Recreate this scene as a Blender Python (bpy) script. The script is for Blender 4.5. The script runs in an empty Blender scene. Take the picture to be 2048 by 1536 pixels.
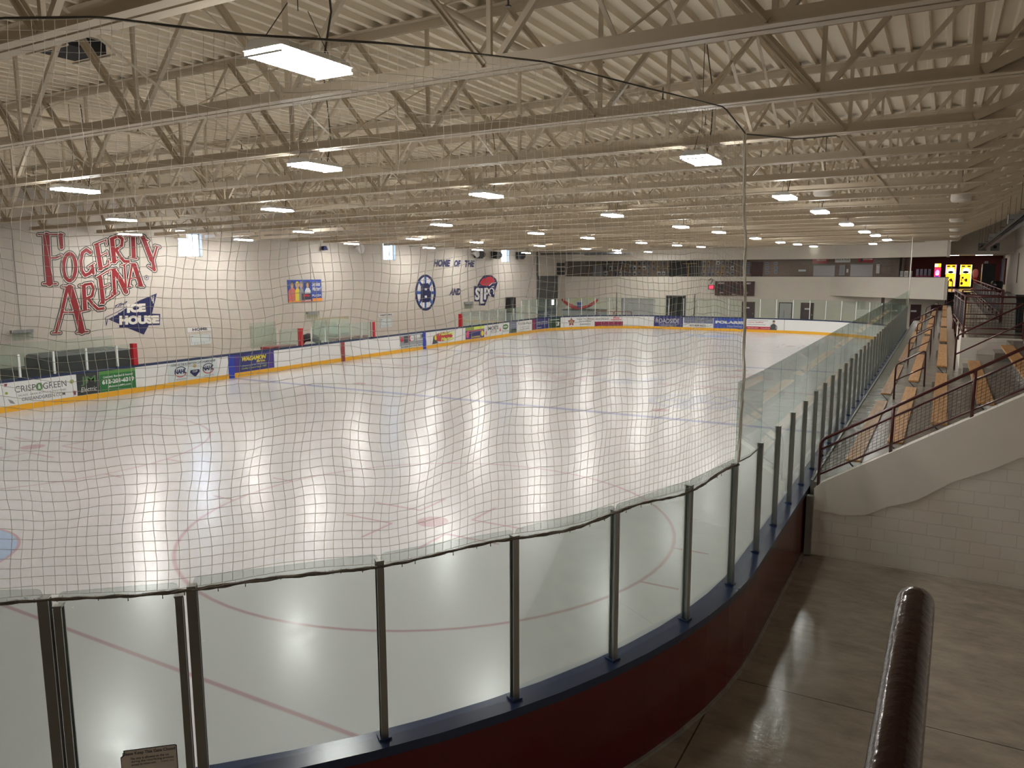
import bpy, bmesh, math, random
from mathutils import Vector, Matrix
random.seed(7)
SC = bpy.context.scene
COL = SC.collection
V = Vector
PI = math.pi

# ------------------------------------------------------------------ camera
CX, CY, CZ = 27.9897, -1.1021, 4.7758
YAW, PIT, ROL, FPX = -0.50861, -0.145257, -0.0025468, 1543.59
FW = V((math.sin(YAW)*math.cos(PIT), math.cos(YAW)*math.cos(PIT), math.sin(PIT)))
RT0 = V((math.cos(YAW), -math.sin(YAW), 0)); UP0 = RT0.cross(FW)
RT = math.cos(ROL)*RT0 + math.sin(ROL)*UP0
UP = -math.sin(ROL)*RT0 + math.cos(ROL)*UP0
CAMP = V((CX, CY, CZ))
cam = bpy.data.cameras.new('camera'); cam.sensor_width = 36; cam.lens = FPX*36/2048
cam.clip_start = 0.05; cam.clip_end = 400
co = bpy.data.objects.new('camera', cam); COL.objects.link(co)
M = Matrix.Identity(4)
for i in range(3):
    M[i][0] = RT[i]; M[i][1] = UP[i]; M[i][2] = -FW[i]; M[i][3] = CAMP[i]
co.matrix_world = M
SC.camera = co
SC.view_settings.view_transform = 'Standard'; SC.view_settings.look = 'None'
SC.view_settings.gamma = 1; SC.view_settings.exposure = 0.32
SC.view_settings.use_curve_mapping = False

# ------------------------------------------------------------------ world (daylight outside the small windows)
w = bpy.data.worlds.new('world'); SC.world = w; w.use_nodes = True
nt = w.node_tree; bg = nt.nodes['Background']
bg.inputs[0].default_value = (0.50, 0.70, 1.0, 1); bg.inputs[1].default_value = 9.0
LAMP = 88.0          # emission of the high bay tubes
LOBBY = 22.0

# ------------------------------------------------------------------ surveying helpers: a sight line met with a plane of the building
def ray(u, v):
    return FW + RT*((u-1024)/FPX) + UP*((768-v)/FPX)
def onx(u, v, x):
    d = ray(u, v); return CAMP + d*((x-CX)/d.x)
def ony(u, v, y):
    d = ray(u, v); return CAMP + d*((y-CY)/d.y)
def onz(u, v, z):
    d = ray(u, v); return CAMP + d*((z-CZ)/d.z)
def proju(p):
    d = V(p)-CAMP; return 1024+FPX*d.dot(RT)/d.dot(FW)

# ------------------------------------------------------------------ materials
MATS = {}
def srgb(h):
    if isinstance(h, str):
        c = [int(h[i:i+2], 16)/255 for i in (0, 2, 4)]
        return tuple(x/12.92 if x <= .04045 else ((x+.055)/1.055)**2.4 for x in c)+(1,)
    return tuple(h)+(1,) if len(h) == 3 else h
def mat(name, col=None, rough=.5, metal=0., spec=.5, emit=None, es=0., noise=0., nscale=8., bump=0., bscale=20., coat=0.):
    if name in MATS: return MATS[name]
    m = bpy.data.materials.new(name); m.use_nodes = True; MATS[name] = m
    t = m.node_tree; b = t.nodes['Principled BSDF']
    c = srgb(col)
    b.inputs['Base Color'].default_value = c; b.inputs['Roughness'].default_value = rough
    b.inputs['Metallic'].default_value = metal; b.inputs['Specular IOR Level'].default_value = spec
    if coat: b.inputs['Coat Weight'].default_value = coat; b.inputs['Coat Roughness'].default_value = .08
    if emit is not None:
        b.inputs['Emission Color'].default_value = srgb(emit); b.inputs['Emission Strength'].default_value = es
    if noise or bump:
        tc = t.nodes.new('ShaderNodeTexCoord'); n = t.nodes.new('ShaderNodeTexNoise')
        n.inputs['Scale'].default_value = nscale; n.inputs['Detail'].default_value = 5
        t.links.new(tc.outputs['Object'], n.inputs['Vector'])
        if noise:
            mx = t.nodes.new('ShaderNodeMix'); mx.data_type = 'RGBA'
            mx.inputs['A'].default_value = tuple(max(0, x*(1-noise)) for x in c[:3])+(1,)
            mx.inputs['B'].default_value = tuple(min(1, x*(1+noise)) for x in c[:3])+(1,)
            t.links.new(n.outputs['Fac'], mx.inputs['Factor']); t.links.new(mx.outputs['Result'], b.inputs['Base Color'])
        if bump:
            n2 = t.nodes.new('ShaderNodeTexNoise'); n2.inputs['Scale'].default_value = bscale
            t.links.new(tc.outputs['Object'], n2.inputs['Vector'])
            bp = t.nodes.new('ShaderNodeBump'); bp.inputs['Strength'].default_value = bump; bp.inputs['Distance'].default_value = .01
            t.links.new(n2.outputs['Fac'], bp.inputs['Height']); t.links.new(bp.outputs['Normal'], b.inputs['Normal'])
    return m
def brick(name, axis, c1, c2, mortar, bw=.4, bh=.2, ms=.012, rough=.6, bump=.4, mix=.5):
    if name in MATS: return MATS[name]
    m = bpy.data.materials.new(name); m.use_nodes = True; MATS[name] = m
    t = m.node_tree; b = t.nodes['Principled BSDF']; b.inputs['Roughness'].default_value = rough
    tc = t.nodes.new('ShaderNodeTexCoord'); sp = t.nodes.new('ShaderNodeSeparateXYZ'); cb = t.nodes.new('ShaderNodeCombineXYZ')
    t.links.new(tc.outputs['Object'], sp.inputs[0])
    t.links.new(sp.outputs[{'x': 1, 'y': 0}[axis]], cb.inputs[0]); t.links.new(sp.outputs[2], cb.inputs[1])
    br = t.nodes.new('ShaderNodeTexBrick'); t.links.new(cb.outputs[0], br.inputs['Vector'])
    br.inputs['Color1'].default_value = srgb(c1); br.inputs['Color2'].default_value = srgb(c2); br.inputs['Mortar'].default_value = srgb(mortar)
    br.inputs['Scale'].default_value = 1; br.inputs['Brick Width'].default_value = bw; br.inputs['Row Height'].default_value = bh
    br.inputs['Mortar Size'].default_value = ms; br.inputs['Mortar Smooth'].default_value = .5
    n = t.nodes.new('ShaderNodeTexNoise'); n.inputs['Scale'].default_value = 1.3; t.links.new(tc.outputs['Object'], n.inputs['Vector'])
    mx = t.nodes.new('ShaderNodeMix'); mx.data_type = 'RGBA'; mx.blend_type = 'MULTIPLY'; mx.inputs['Factor'].default_value = .12
    t.links.new(br.outputs['Color'], mx.inputs['A']); t.links.new(n.outputs['Color'], mx.inputs['B'])
    t.links.new(mx.outputs['Result'], b.inputs['Base Color'])
    bp = t.nodes.new('ShaderNodeBump'); bp.inputs['Strength'].default_value = bump; bp.inputs['Distance'].default_value = .01; bp.invert = True
    t.links.new(br.outputs['Fac'], bp.inputs['Height']); t.links.new(bp.outputs['Normal'], b.inputs['Normal'])
    return m
def glassmat(name, tint, gloss=1.0, rough=.02, haze=0.0):
    if name in MATS: return MATS[name]
    m = bpy.data.materials.new(name); m.use_nodes = True; MATS[name] = m
    t = m.node_tree; t.nodes.remove(t.nodes['Principled BSDF']); out = t.nodes['Material Output']
    tr = t.nodes.new('ShaderNodeBsdfTransparent'); tr.inputs[0].default_value = srgb(tint)
    gl = t.nodes.new('ShaderNodeBsdfGlossy'); gl.inputs['Roughness'].default_value = rough; gl.inputs[0].default_value = (.9, .95, .92, 1)
    df = t.nodes.new('ShaderNodeBsdfDiffuse'); df.inputs[0].default_value = (.7, .75, .72, 1)
    lw = t.nodes.new('ShaderNodeFresnel'); lw.inputs[0].default_value = 1.45
    mu = t.nodes.new('ShaderNodeMath'); mu.operation = 'MULTIPLY'; mu.inputs[1].default_value = gloss
    t.links.new(lw.outputs[0], mu.inputs[0])
    m1 = t.nodes.new('ShaderNodeMixShader'); m1.inputs[0].default_value = haze
    t.links.new(tr.outputs[0], m1.inputs[1]); t.links.new(df.outputs[0], m1.inputs[2])
    m2 = t.nodes.new('ShaderNodeMixShader'); t.links.new(mu.outputs[0], m2.inputs[0])
    t.links.new(m1.outputs[0], m2.inputs[1]); t.links.new(gl.outputs[0], m2.inputs[2])
    t.links.new(m2.outputs[0], out.inputs[0])
    return m

# ice: milky sheet with a wet film, fine skate scratches
def make_ice(name, col, rough=.21, spec=.5):
    m = mat(name, col, rough=rough, spec=spec)
    t = m.node_tree; b = t.nodes['Principled BSDF']
    tc = t.nodes.new('ShaderNodeTexCoord')
    n = t.nodes.new('ShaderNodeTexNoise'); n.inputs['Scale'].default_value = 3.5; n.inputs['Detail'].default_value = 6
    t.links.new(tc.outputs['Object'], n.inputs['Vector'])
    mp = t.nodes.new('ShaderNodeMapRange'); mp.inputs['To Min'].default_value = rough*.75; mp.inputs['To Max'].default_value = rough*1.5
    t.links.new(n.outputs['Fac'], mp.inputs['Value']); t.links.new(mp.outputs['Result'], b.inputs['Roughness'])
    s = t.nodes.new('ShaderNodeTexNoise'); s.inputs['Scale'].default_value = 1; s.inputs['Detail'].default_value = 8
    ma = t.nodes.new('ShaderNodeMapping'); ma.inputs['Scale'].default_value = (22, 5, 1); ma.inputs['Rotation'].default_value = (0, 0, .6)
    t.links.new(tc.outputs['Object'], ma.inputs['Vector']); t.links.new(ma.outputs[0], s.inputs['Vector'])
    bp = t.nodes.new('ShaderNodeBump'); bp.inputs['Strength'].default_value = .12; bp.inputs['Distance'].default_value = .006
    t.links.new(s.outputs['Fac'], bp.inputs['Height']); t.links.new(bp.outputs['Normal'], b.inputs['Normal'])
    return m
make_ice('ice_white', (.57, .565, .57)); make_ice('ice_red', (.45, .315, .34)); make_ice('ice_blue', (.27, .28, .41))
make_ice('ice_crease', (.36, .46, .64)); make_ice('ice_redpale', (.53, .465, .475)); make_ice('ice_bluepale', (.46, .48, .56))

mat('steel_cream', (.60, .51, .385), rough=.5, noise=.06, nscale=3)
mat('deck_cream', (.74, .65, .50), rough=.55, noise=.05, nscale=2)
mat('dark_gap', (.02, .02, .02), rough=.9)
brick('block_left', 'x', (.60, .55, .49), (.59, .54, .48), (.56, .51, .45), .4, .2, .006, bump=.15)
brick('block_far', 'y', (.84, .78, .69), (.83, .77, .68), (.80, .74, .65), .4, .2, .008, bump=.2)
brick('block_near', 'y', (.84, .78, .70), (.83, .77, .69), (.80, .74, .66), .4, .2, .006, bump=.8)
brick('block_side', 'x', (.78, .72, .64), (.77, .71, .63), (.71, .65, .57), .4, .2, .008, bump=.3)
brick('brick_brown', 'y', (.22, .16, .12), (.27, .19, .15), (.17, .14, .12), .25, .08, .01, bump=.3)
mat('plaster', (.84, .78, .70), rough=.7, noise=.05, nscale=2)
def concrete(name, base, rough=.22, joints=True):
    m = mat(name, base, rough=rough, noise=0)
    t = m.node_tree; b = t.nodes['Principled BSDF']
    tc = t.nodes.new('ShaderNodeTexCoord')
    n = t.nodes.new('ShaderNodeTexNoise'); n.inputs['Scale'].default_value = 2.2; n.inputs['Detail'].default_value = 10; n.inputs['Roughness'].default_value = .72
    mq = t.nodes.new('ShaderNodeMapping'); mq.inputs['Scale'].default_value = (.7, 1.5, 1); mq.inputs['Rotation'].default_value = (0, 0, .25)
    t.links.new(tc.outputs['Object'], mq.inputs[0]); t.links.new(mq.outputs[0], n.inputs['Vector'])
    r = t.nodes.new('ShaderNodeValToRGB')
    r.color_ramp.elements[0].position = .3; r.color_ramp.elements[1].position = .72
    r.color_ramp.elements[0].color = tuple(x*.66 for x in base)+(1,); r.color_ramp.elements[1].color = tuple(min(1, x*1.25) for x in base)+(1,)
    t.links.new(n.outputs['Fac'], r.inputs[0])
    src = r.outputs[0]
    if joints:
        br = t.nodes.new('ShaderNodeTexBrick'); ma = t.nodes.new('ShaderNodeMapping')
        ma.inputs['Location'].default_value = (-26.01+27.0, -7.66+12.0, 0); ma.inputs['Rotation'].default_value = (0, 0, 0)
        t.links.new(tc.outputs['Object'], ma.inputs[0]); t.links.new(ma.outputs[0], br.inputs['Vector'])
        br.offset = 0; br.inputs['Scale'].default_value = 1; br.inputs['Brick Width'].default_value = 9.0; br.inputs['Row Height'].default_value = 6.0
        br.inputs['Mortar Size'].default_value = .008; br.inputs['Color1'].default_value = (1, 1, 1, 1); br.inputs['Color2'].default_value = (.95, .95, .95, 1)
        br.inputs['Mortar'].default_value = (.25, .22, .2, 1)
        mx = t.nodes.new('ShaderNodeMix'); mx.data_type = 'RGBA'; mx.blend_type = 'MULTIPLY'; mx.inputs['Factor'].default_value = 1
        t.links.new(src, mx.inputs['A']); t.links.new(br.outputs['Color'], mx.inputs['B']); src = mx.outputs['Result']
    t.links.new(src, b.inputs['Base Color'])
    n2 = t.nodes.new('ShaderNodeTexNoise'); n2.inputs['Scale'].default_value = 14; n2.inputs['Detail'].default_value = 6
    t.links.new(tc.outputs['Object'], n2.inputs['Vector'])
    bp = t.nodes.new('ShaderNodeBump'); bp.inputs['Strength'].default_value = .25; bp.inputs['Distance'].default_value = .01
    t.links.new(n2.outputs['Fac'], bp.inputs['Height']); t.links.new(bp.outputs['Normal'], b.inputs['Normal'])
    return m
concrete('concrete_floor', (.34, .285, .225), .17)
concrete('concrete_tier', (.20, .178, .15), .26, joints=False)
mat('board_white', (.78, .78, .77), rough=.25)
mat('kick_yellow', (.82, .42, .02), rough=.3)
mat('cap_blue', (.025, .04, .10), rough=.22)
mat('back_red', (.11, .003, .005), rough=.18, spec=.5)
mat('line_red_board', (.28, .05, .05), rough=.3)
mat('line_blue_board', (.02, .05, .42), rough=.3)
mat('alu', (.36, .36, .34), rough=.3, metal=.8)
mat('alu_white', (.75, .76, .74), rough=.4)
glassmat('glass', (.845, .873, .862), gloss=.45, haze=.01)
glassmat('glass_edge', (.75, .86, .82), gloss=.5)
glassmat('glass_green', (.91, .955, .93), gloss=.35, haze=.02)
mat('maroon', (.075, .012, .012), rough=.28, spec=.6, bump=.08, bscale=60)
mat('handrail_gloss', (.035, .006, .006), rough=.12, spec=.45, bump=.10, bscale=70)
mat('black', (.012, .012, .013), rough=.45)
mat('black_gloss', (.01, .01, .011), rough=.2)
mat('grey_dark', (.06, .065, .07), rough=.5)
mat('grey', (.28, .28, .28), rough=.5)
mat('white', (.75, .74, .73), rough=.5)
mat('cream_paint', (.72, .68, .60), rough=.6)
mat('net_cord', (.80, .76, .67), rough=.8)
mat('net_far', (.42, .39, .33), rough=.8)
mat('rope', (.17, .145, .115), rough=.9, noise=.5, nscale=60)
mat('cable', (.085, .075, .062), rough=.5)
mat('red', (.45, .012, .02), rough=.4)
mat('wall_red', (.24, .008, .014), rough=.6)
mat('navy', (.007, .010, .075), rough=.5)
mat('blue_mid', (.03, .09, .35), rough=.5)
mat('door_maroon', (.055, .012, .014), rough=.4)
mat('maroon_wall', (.16, .02, .015), rough=.6)
mat('duct_grey', (.10, .11, .12), rough=.4, metal=.6)
mat('shutter', (.52, .50, .52), rough=.4)
# wood plank with grain
m = mat('wood', (.5, .3, .13), rough=.38)
t = m.node_tree; b = t.nodes['Principled BSDF']; tc = t.nodes.new('ShaderNodeTexCoord')
ma = t.nodes.new('ShaderNodeMapping'); ma.inputs['Scale'].default_value = (14, 1.2, 14); t.links.new(tc.outputs['Object'], ma.inputs[0])
n = t.nodes.new('ShaderNodeTexNoise'); n.inputs['Scale'].default_value = 1.6; n.inputs['Detail'].default_value = 6; t.links.new(ma.outputs[0], n.inputs['Vector'])
r = t.nodes.new('ShaderNodeValToRGB'); r.color_ramp.elements[0].position = .3; r.color_ramp.elements[1].position = .75
r.color_ramp.elements[0].color = (.36, .17, .055, 1); r.color_ramp.elements[1].color = (.64, .36, .15, 1)
t.links.new(n.outputs['Fac'], r.inputs[0]); t.links.new(r.outputs[0], b.inputs['Base Color'])
mat('lamp_tube', (1, 1, 1), emit=(1, .985, .95), es=LAMP)
mat('lobby_lamp', (1, 1, 1), emit=(1, .96, .9), es=LOBBY)
mat('viewer_fill', (1, 1, 1), emit=(1, .94, .86), es=18)
mat('lamp_shell', (.7, .7, .68), rough=.3)
for nm, c, e in (('scr_yellow', (1, .55, .02), 1.3), ('scr_purple', (.5, .25, 1), 2), ('scr_white', (1, .95, .9), 2.6), ('scr_pink', (.9, .03, .12), .9), ('scr_blue', (.05, .05, .6), .8),
                 ('scr_lime', (.75, 1, .45), 2.4), ('led_red', (1, .02, .05), 3)):
    mat(nm, c, emit=c, es=e)

# ------------------------------------------------------------------ mesh builder
class MB:
    def __init__(s): s.v = []; s.f = []; s.m = []; s.mats = []; s.cur = 0
    def use(s, name):
        if name not in s.mats: s.mats.append(name)
        s.cur = s.mats.index(name); return s
    def add(s, vs, fs):
        o = len(s.v); s.v.extend([tuple(p) for p in vs])
        for f in fs: s.f.append(tuple(o+i for i in f)); s.m.append(s.cur)
        return s
    def hexa(s, p):   # 8 corners: bottom 4 ccw, top 4 ccw
        return s.add(p, [(3, 2, 1, 0), (4, 5, 6, 7), (0, 1, 5, 4), (1, 2, 6, 5), (2, 3, 7, 6), (3, 0, 4, 7)])
    def box(s, x0, y0, z0, x1, y1, z1):
        x0, x1 = sorted((x0, x1)); y0, y1 = sorted((y0, y1)); z0, z1 = sorted((z0, z1))
        return s.hexa([(x0, y0, z0), (x1, y0, z0), (x1, y1, z0), (x0, y1, z0), (x0, y0, z1), (x1, y0, z1), (x1, y1, z1), (x0, y1, z1)])
    def bar(s, p, q, w, h, up=(0, 0, 1)):   # rectangular section w (side) x h (up)
        p = V(p); q = V(q); d = (q-p).normalized(); u = V(up)
        sd = d.cross(u)
        if sd.length < 1e-4: sd = d.cross(V((1, 0, 0)))
        sd.normalize(); u = sd.cross(d)
        a = sd*(w/2); c = u*(h/2)
        return s.hexa([p-a-c, p+a-c, q+a-c, q-a-c, p-a+c, p+a+c, q+a+c, q-a+c])
    def tube(s, pts, r, n=8, caps=True):
        pts = [V(p) for p in pts]; rings = []; o = len(s.v)
        up = V((0, 0, 1))
        for i, p in enumerate(pts):
            d = (pts[min(i+1, len(pts)-1)]-pts[max(i-1, 0)]).normalized()
            if i == 0:
                a = d.cross(V((0, 0, 1)));
                if a.length < .1: a = d.cross(V((1, 0, 0)))
                a.normalize()
            else:
                a = (a-d*a.dot(d)).normalized()
            c = d.cross(a)
            rr = r[i] if isinstance(r, (list, tuple)) else r
            for k in range(n):
                t = 2*PI*k/n; s.v.append(tuple(p+a*(rr*math.cos(t))+c*(rr*math.sin(t))))
        for i in range(len(pts)-1):
            for k in range(n):
                k2 = (k+1) % n
                s.f.append((o+i*n+k, o+i*n+k2, o+(i+1)*n+k2, o+(i+1)*n+k)); s.m.append(s.cur)
        if caps:
            s.f.append(tuple(o+k for k in reversed(range(n)))); s.m.append(s.cur)
            e = o+(len(pts)-1)*n; s.f.append(tuple(e+k for k in range(n))); s.m.append(s.cur)
        return s
    def prism(s, poly, z0, z1):
        n = len(poly)
        return s.add([(p[0], p[1], z0) for p in poly]+[(p[0], p[1], z1) for p in poly],
                     [tuple(reversed(range(n))), tuple(range(n, 2*n))]+[(i, (i+1) % n, n+(i+1) % n, n+i) for i in range(n)])
    def xprism(s, poly, x0, x1):  # poly in (y,z)
        n = len(poly)
        return s.add([(x0, p[0], p[1]) for p in poly]+[(x1, p[0], p[1]) for p in poly],
                     [tuple(range(n)), tuple(reversed(range(n, 2*n)))]+[(i, n+i, n+(i+1) % n, (i+1) % n) for i in range(n)])
    def yprism(s, poly, y0, y1):  # poly in (x,z)
        n = len(poly)
        return s.add([(p[0], y0, p[1]) for p in poly]+[(p[0], y1, p[1]) for p in poly],
                     [tuple(range(n)), tuple(reversed(range(n, 2*n)))]+[(i, n+i, n+(i+1) % n, (i+1) % n) for i in range(n)])
    def mesh(s, name, smooth=False):
        me = bpy.data.meshes.new(name); me.from_pydata(s.v, [], s.f)
        for k in s.mats: me.materials.append(MATS[k])
        me.polygons.foreach_set('material_index', s.m)
        if smooth: me.polygons.foreach_set('use_smooth', [True]*len(s.f))
        me.update(); return me
    def build(s, name, mt=None, parent=None, smooth=False):
        if mt and not s.mats: s.mats = [mt]
        o = bpy.data.objects.new(name, s.mesh(name, smooth)); COL.objects.link(o)
        if parent: attach(o, parent)
        return o
def attach(o, parent):
    o.parent = parent
    o.matrix_parent_inverse = Matrix.Translation(parent.location).inverted()
def tag(o, label=None, cat=None, group=None, kind=None):
    if label: o['label'] = label
    if cat: o['category'] = cat
    if group: o['group'] = group
    if kind: o['kind'] = kind
    return o
def empty(name, loc, label, cat, group=None):
    o = bpy.data.objects.new(name, None); COL.objects.link(o); o.location = loc; o.empty_display_size = .1
    return tag(o, label, cat, group)
def struct(mb, name, mt=None, parent=None, smooth=False):
    return tag(mb.build(name, mt, parent, smooth), kind='structure')
def copy_tree(root, delta=(0, 0, 0), label=None):
    r = root.copy(); COL.objects.link(r); r.location = root.location+V(delta)
    if label: r['label'] = label
    for ch in list(root.children):
        c = ch.copy(); COL.objects.link(c); c.parent = r; c.matrix_parent_inverse = ch.matrix_parent_inverse.copy()
        for g in list(ch.children):
            d = g.copy(); COL.objects.link(d); d.parent = c; d.matrix_parent_inverse = g.matrix_parent_inverse.copy()
    return r
ONES = 'zeroth first second third fourth fifth sixth seventh eighth ninth tenth eleventh twelfth thirteenth fourteenth fifteenth sixteenth seventeenth eighteenth nineteenth'.split()
def nth(n):
    if n < 20: return ONES[n]
    tens = {2: ('twentieth', 'twenty'), 3: ('thirtieth', 'thirty'), 4: ('fortieth', 'forty')}[n//10]
    return tens[0] if n % 10 == 0 else tens[1]+'-'+ONES[n % 10]

# text as flat geometry: returns verts (x,y in 0..1) and faces
_tcache = {}
def text_geo(s, bold=0., shear=0., spacing=1.):
    k = (s, bold, shear, spacing)
    if k in _tcache: return _tcache[k]
    c = bpy.data.curves.new('t', 'FONT'); c.body = s; c.size = 1; c.offset = bold; c.shear = shear; c.space_character = spacing; c.resolution_u = 3
    o = bpy.data.objects.new('t', c); COL.objects.link(o)
    dg = bpy.context.evaluated_depsgraph_get(); dg.update()
    me = bpy.data.meshes.new_from_object(o.evaluated_get(dg))
    vs = [(v.co.x, v.co.y) for v in me.vertices]; fs = [tuple(p.vertices) for p in me.polygons]
    bpy.data.objects.remove(o); bpy.data.curves.remove(c); bpy.data.meshes.remove(me)
    x0 = min(a for a, b in vs); x1 = max(a for a, b in vs); y0 = min(b for a, b in vs); y1 = max(b for a, b in vs)
    vs = [((a-x0)/(x1-x0), (b-y0)/(y1-y0)) for a, b in vs]
    _tcache[k] = (vs, fs); return vs, fs
class Flat:
    """flat print on a surface; fn(a,b,layer) maps panel coordinates to the world"""
    def __init__(s, fn): s.fn = fn; s.mb = MB(); s.L = 0
    def use(s, m): s.mb.use(m); s.L += 1; return s
    def poly(s, pts): s.L += .01; s.mb.add([s.fn(a, b, s.L) for a, b in pts], [tuple(range(len(pts)))]); return s
    def rect(s, a0, b0, a1, b1, n=1):
        for i in range(n):
            p = a0+(a1-a0)*i/n; q = a0+(a1-a0)*(i+1)/n
            s.poly([(p, b0), (q, b0), (q, b1), (p, b1)])
        return s
    def ell(s, ca, cb, ra, rb, n=24, a0=0, a1=360):
        s.poly([(ca+ra*math.cos(math.radians(a0+(a1-a0)*i/n)), cb+rb*math.sin(math.radians(a0+(a1-a0)*i/n))) for i in range(n)]); return s
    def ring(s, ca, cb, ra, rb, wa, wb, a0=0, a1=360, n=28):
        for i in range(n):
            t0 = math.radians(a0+(a1-a0)*i/n); t1 = math.radians(a0+(a1-a0)*(i+1)/n)
            s.poly([(ca+(ra-wa)*math.cos(t0), cb+(rb-wb)*math.sin(t0)), (ca+(ra+wa)*math.cos(t0), cb+(rb+wb)*math.sin(t0)),
                    (ca+(ra+wa)*math.cos(t1), cb+(rb+wb)*math.sin(t1)), (ca+(ra-wa)*math.cos(t1), cb+(rb-wb)*math.sin(t1))])
        return s
    def text(s, st, a0, b0, a1, b1, bold=0., shear=0., quad=None, spacing=1.):
        vs, fs = text_geo(st, bold, shear, spacing)
        if quad:  # bl, br, tr, tl
            P = []
            for x, y in vs:
                q = [quad[0][i]*(1-x)*(1-y)+quad[1][i]*x*(1-y)+quad[2][i]*x*y+quad[3][i]*(1-x)*y for i in (0, 1)]
                P.append(s.fn(q[0], q[1], s.L))
        else: P = [s.fn(a0+(a1-a0)*x, b0+(b1-b0)*y, s.L) for x, y in vs]
        s.mb.add(P, fs); return s
    def stroke(s, pts, w, e=0):
        w = w/2+e
        for (x0, y0), (x1, y1) in zip(pts, pts[1:]):
            L = math.hypot(x1-x0, y1-y0) or 1; nx, ny = -(y1-y0)/L*w, (x1-x0)/L*w
            s.poly([(x0+nx, y0+ny), (x1+nx, y1+ny), (x1-nx, y1-ny), (x0-nx, y0-ny)])
        for x, y in pts[1:-1]: s.ell(x, y, w, w, 12)
        if e:
            for x, y in (pts[0], pts[-1]): s.ell(x, y, w, w, 12)
        return s

# ------------------------------------------------------------------ rink outline
RW, RL, RR = 25.91, 60.96, 8.53
ARC = RR*PI/2
SEG = [('l', (0, RR), (0, 1), RL-2*RR), ('a', (RR, RL-RR), 180), ('l', (RR, RL), (1, 0), RW-2*RR), ('a', (RW-RR, RL-RR), 90),
       ('l', (RW, RL-RR), (0, -1), RL-2*RR), ('a', (RW-RR, RR), 0), ('l', (RW-RR, 0), (-1, 0), RW-2*RR), ('a', (RR, RR), -90)]
LENS = [s[3] if s[0] == 'l' else ARC for s in SEG]; TOT = sum(LENS)
def path(s):
    s %= TOT
    for sg, L in zip(SEG, LENS):
        if s <= L:
            if sg[0] == 'l':
                d = V((sg[2][0], sg[2][1], 0)); return V((sg[1][0], sg[1][1], 0))+d*s, V((-d.y, d.x, 0))
            a = math.radians(sg[2])-s/RR; n = V((math.cos(a), math.sin(a), 0)); return V((sg[1][0], sg[1][1], 0))+n*RR, n
        s -= L
    return path(0)
S0 = [sum(LENS[:i]) for i in range(9)]   # start of each section
def off(s, d, z):
    p, n = path(s); return V((p.x+n.x*d, p.y+n.y*d, z))
def s_at(u, lo=0., hi=None, z=.6, d=0.):
    hi = S0[3] if hi is None else hi
    for _ in range(40):
        m = (lo+hi)/2
        if proju(off(m, d, z)) < u: lo = m
        else: hi = m
    return (lo+hi)/2
def steps():   # s values, finer on arcs
    out = []
    for i, L in enumerate(LENS):
        n = 24 if SEG[i][0] == 'a' else 8
        out += [S0[i]+L*k/n for k in range(n)]
    return out
def ribbon(mb, secs, prof, closed=True):
    """sweep closed profile [(d,z)] along s values"""
    n = len(prof); o = len(mb.v)
    for s in secs:
        for d, z in prof: mb.v.append(tuple(off(s, d, z)))
    N = len(secs)
    for i in range(N if closed else N-1):
        j = (i+1) % N
        for k in range(n):
            k2 = (k+1) % n
            mb.f.append((o+i*n+k, o+i*n+k2, o+j*n+k2, o+j*n+k)); mb.m.append(mb.cur)
    if not closed:
        mb.f.append(tuple(o+k for k in range(n))); mb.m.append(mb.cur)
        mb.f.append(tuple(o+(N-1)*n+k for k in reversed(range(n)))); mb.m.append(mb.cur)

# ================================================================== SETTING
LX, FY, RX = -5.0, 69.0, 32.2       # left wall, far wall, right wall
mb = MB(); mb.box(LX-1, -10, -.3, RX+1, 82, -.02); struct(mb, 'floor', 'concrete_floor')

# ice with its painted lines (one sheet)
ice = MB(); ice.use('ice_white')
ss = []
for i, L in enumerate(LENS):
    n = 20 if SEG[i][0] == 'a' else 1
    ss += [S0[i]+L*k/n for k in range(n)]
ring = [off(s, .02, 0) for s in ss]
ice.add([tuple(p) for p in ring]+[(p.x, p.y, -.02) for p in ring], [tuple(reversed(range(len(ring))))])
CXR = RW/2
def idisc(x, y, r, m, z=.0012, n=40):
    ice.use(m); ice.add([(x+r*math.cos(2*PI*k/n), y+r*math.sin(2*PI*k/n), z) for k in range(n)], [tuple(range(n))])
def iring(x, y, r, w, m, a0=0, a1=360, z=.0012, n=72):
    ice.use(m)
    for k in range(n):
        t0 = math.radians(a0+(a1-a0)*k/n); t1 = math.radians(a0+(a1-a0)*(k+1)/n)
        ice.add([(x+(r-w/2)*math.cos(t0), y+(r-w/2)*math.sin(t0), z), (x+(r+w/2)*math.cos(t0), y+(r+w/2)*math.sin(t0), z),
                 (x+(r+w/2)*math.cos(t1), y+(r+w/2)*math.sin(t1), z), (x+(r-w/2)*math.cos(t1), y+(r-w/2)*math.sin(t1), z)], [(0, 1, 2, 3)])
def irect(x0, y0, x1, y1, m, z=.0010):
    ice.use(m); ice.add([(x0, y0, z), (x1, y0, z), (x1, y1, z), (x0, y1, z)], [(0, 1, 2, 3)])
def soft_line(x0, x1, y, w, m, mp):   # lines frozen under the surface show a paler edge
    irect(x0, y-w*.75, x1, y+w*.75, mp, .0010); irect(x0, y-w*.45, x1, y+w*.45, m, .0014)
DX = 6.706
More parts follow.
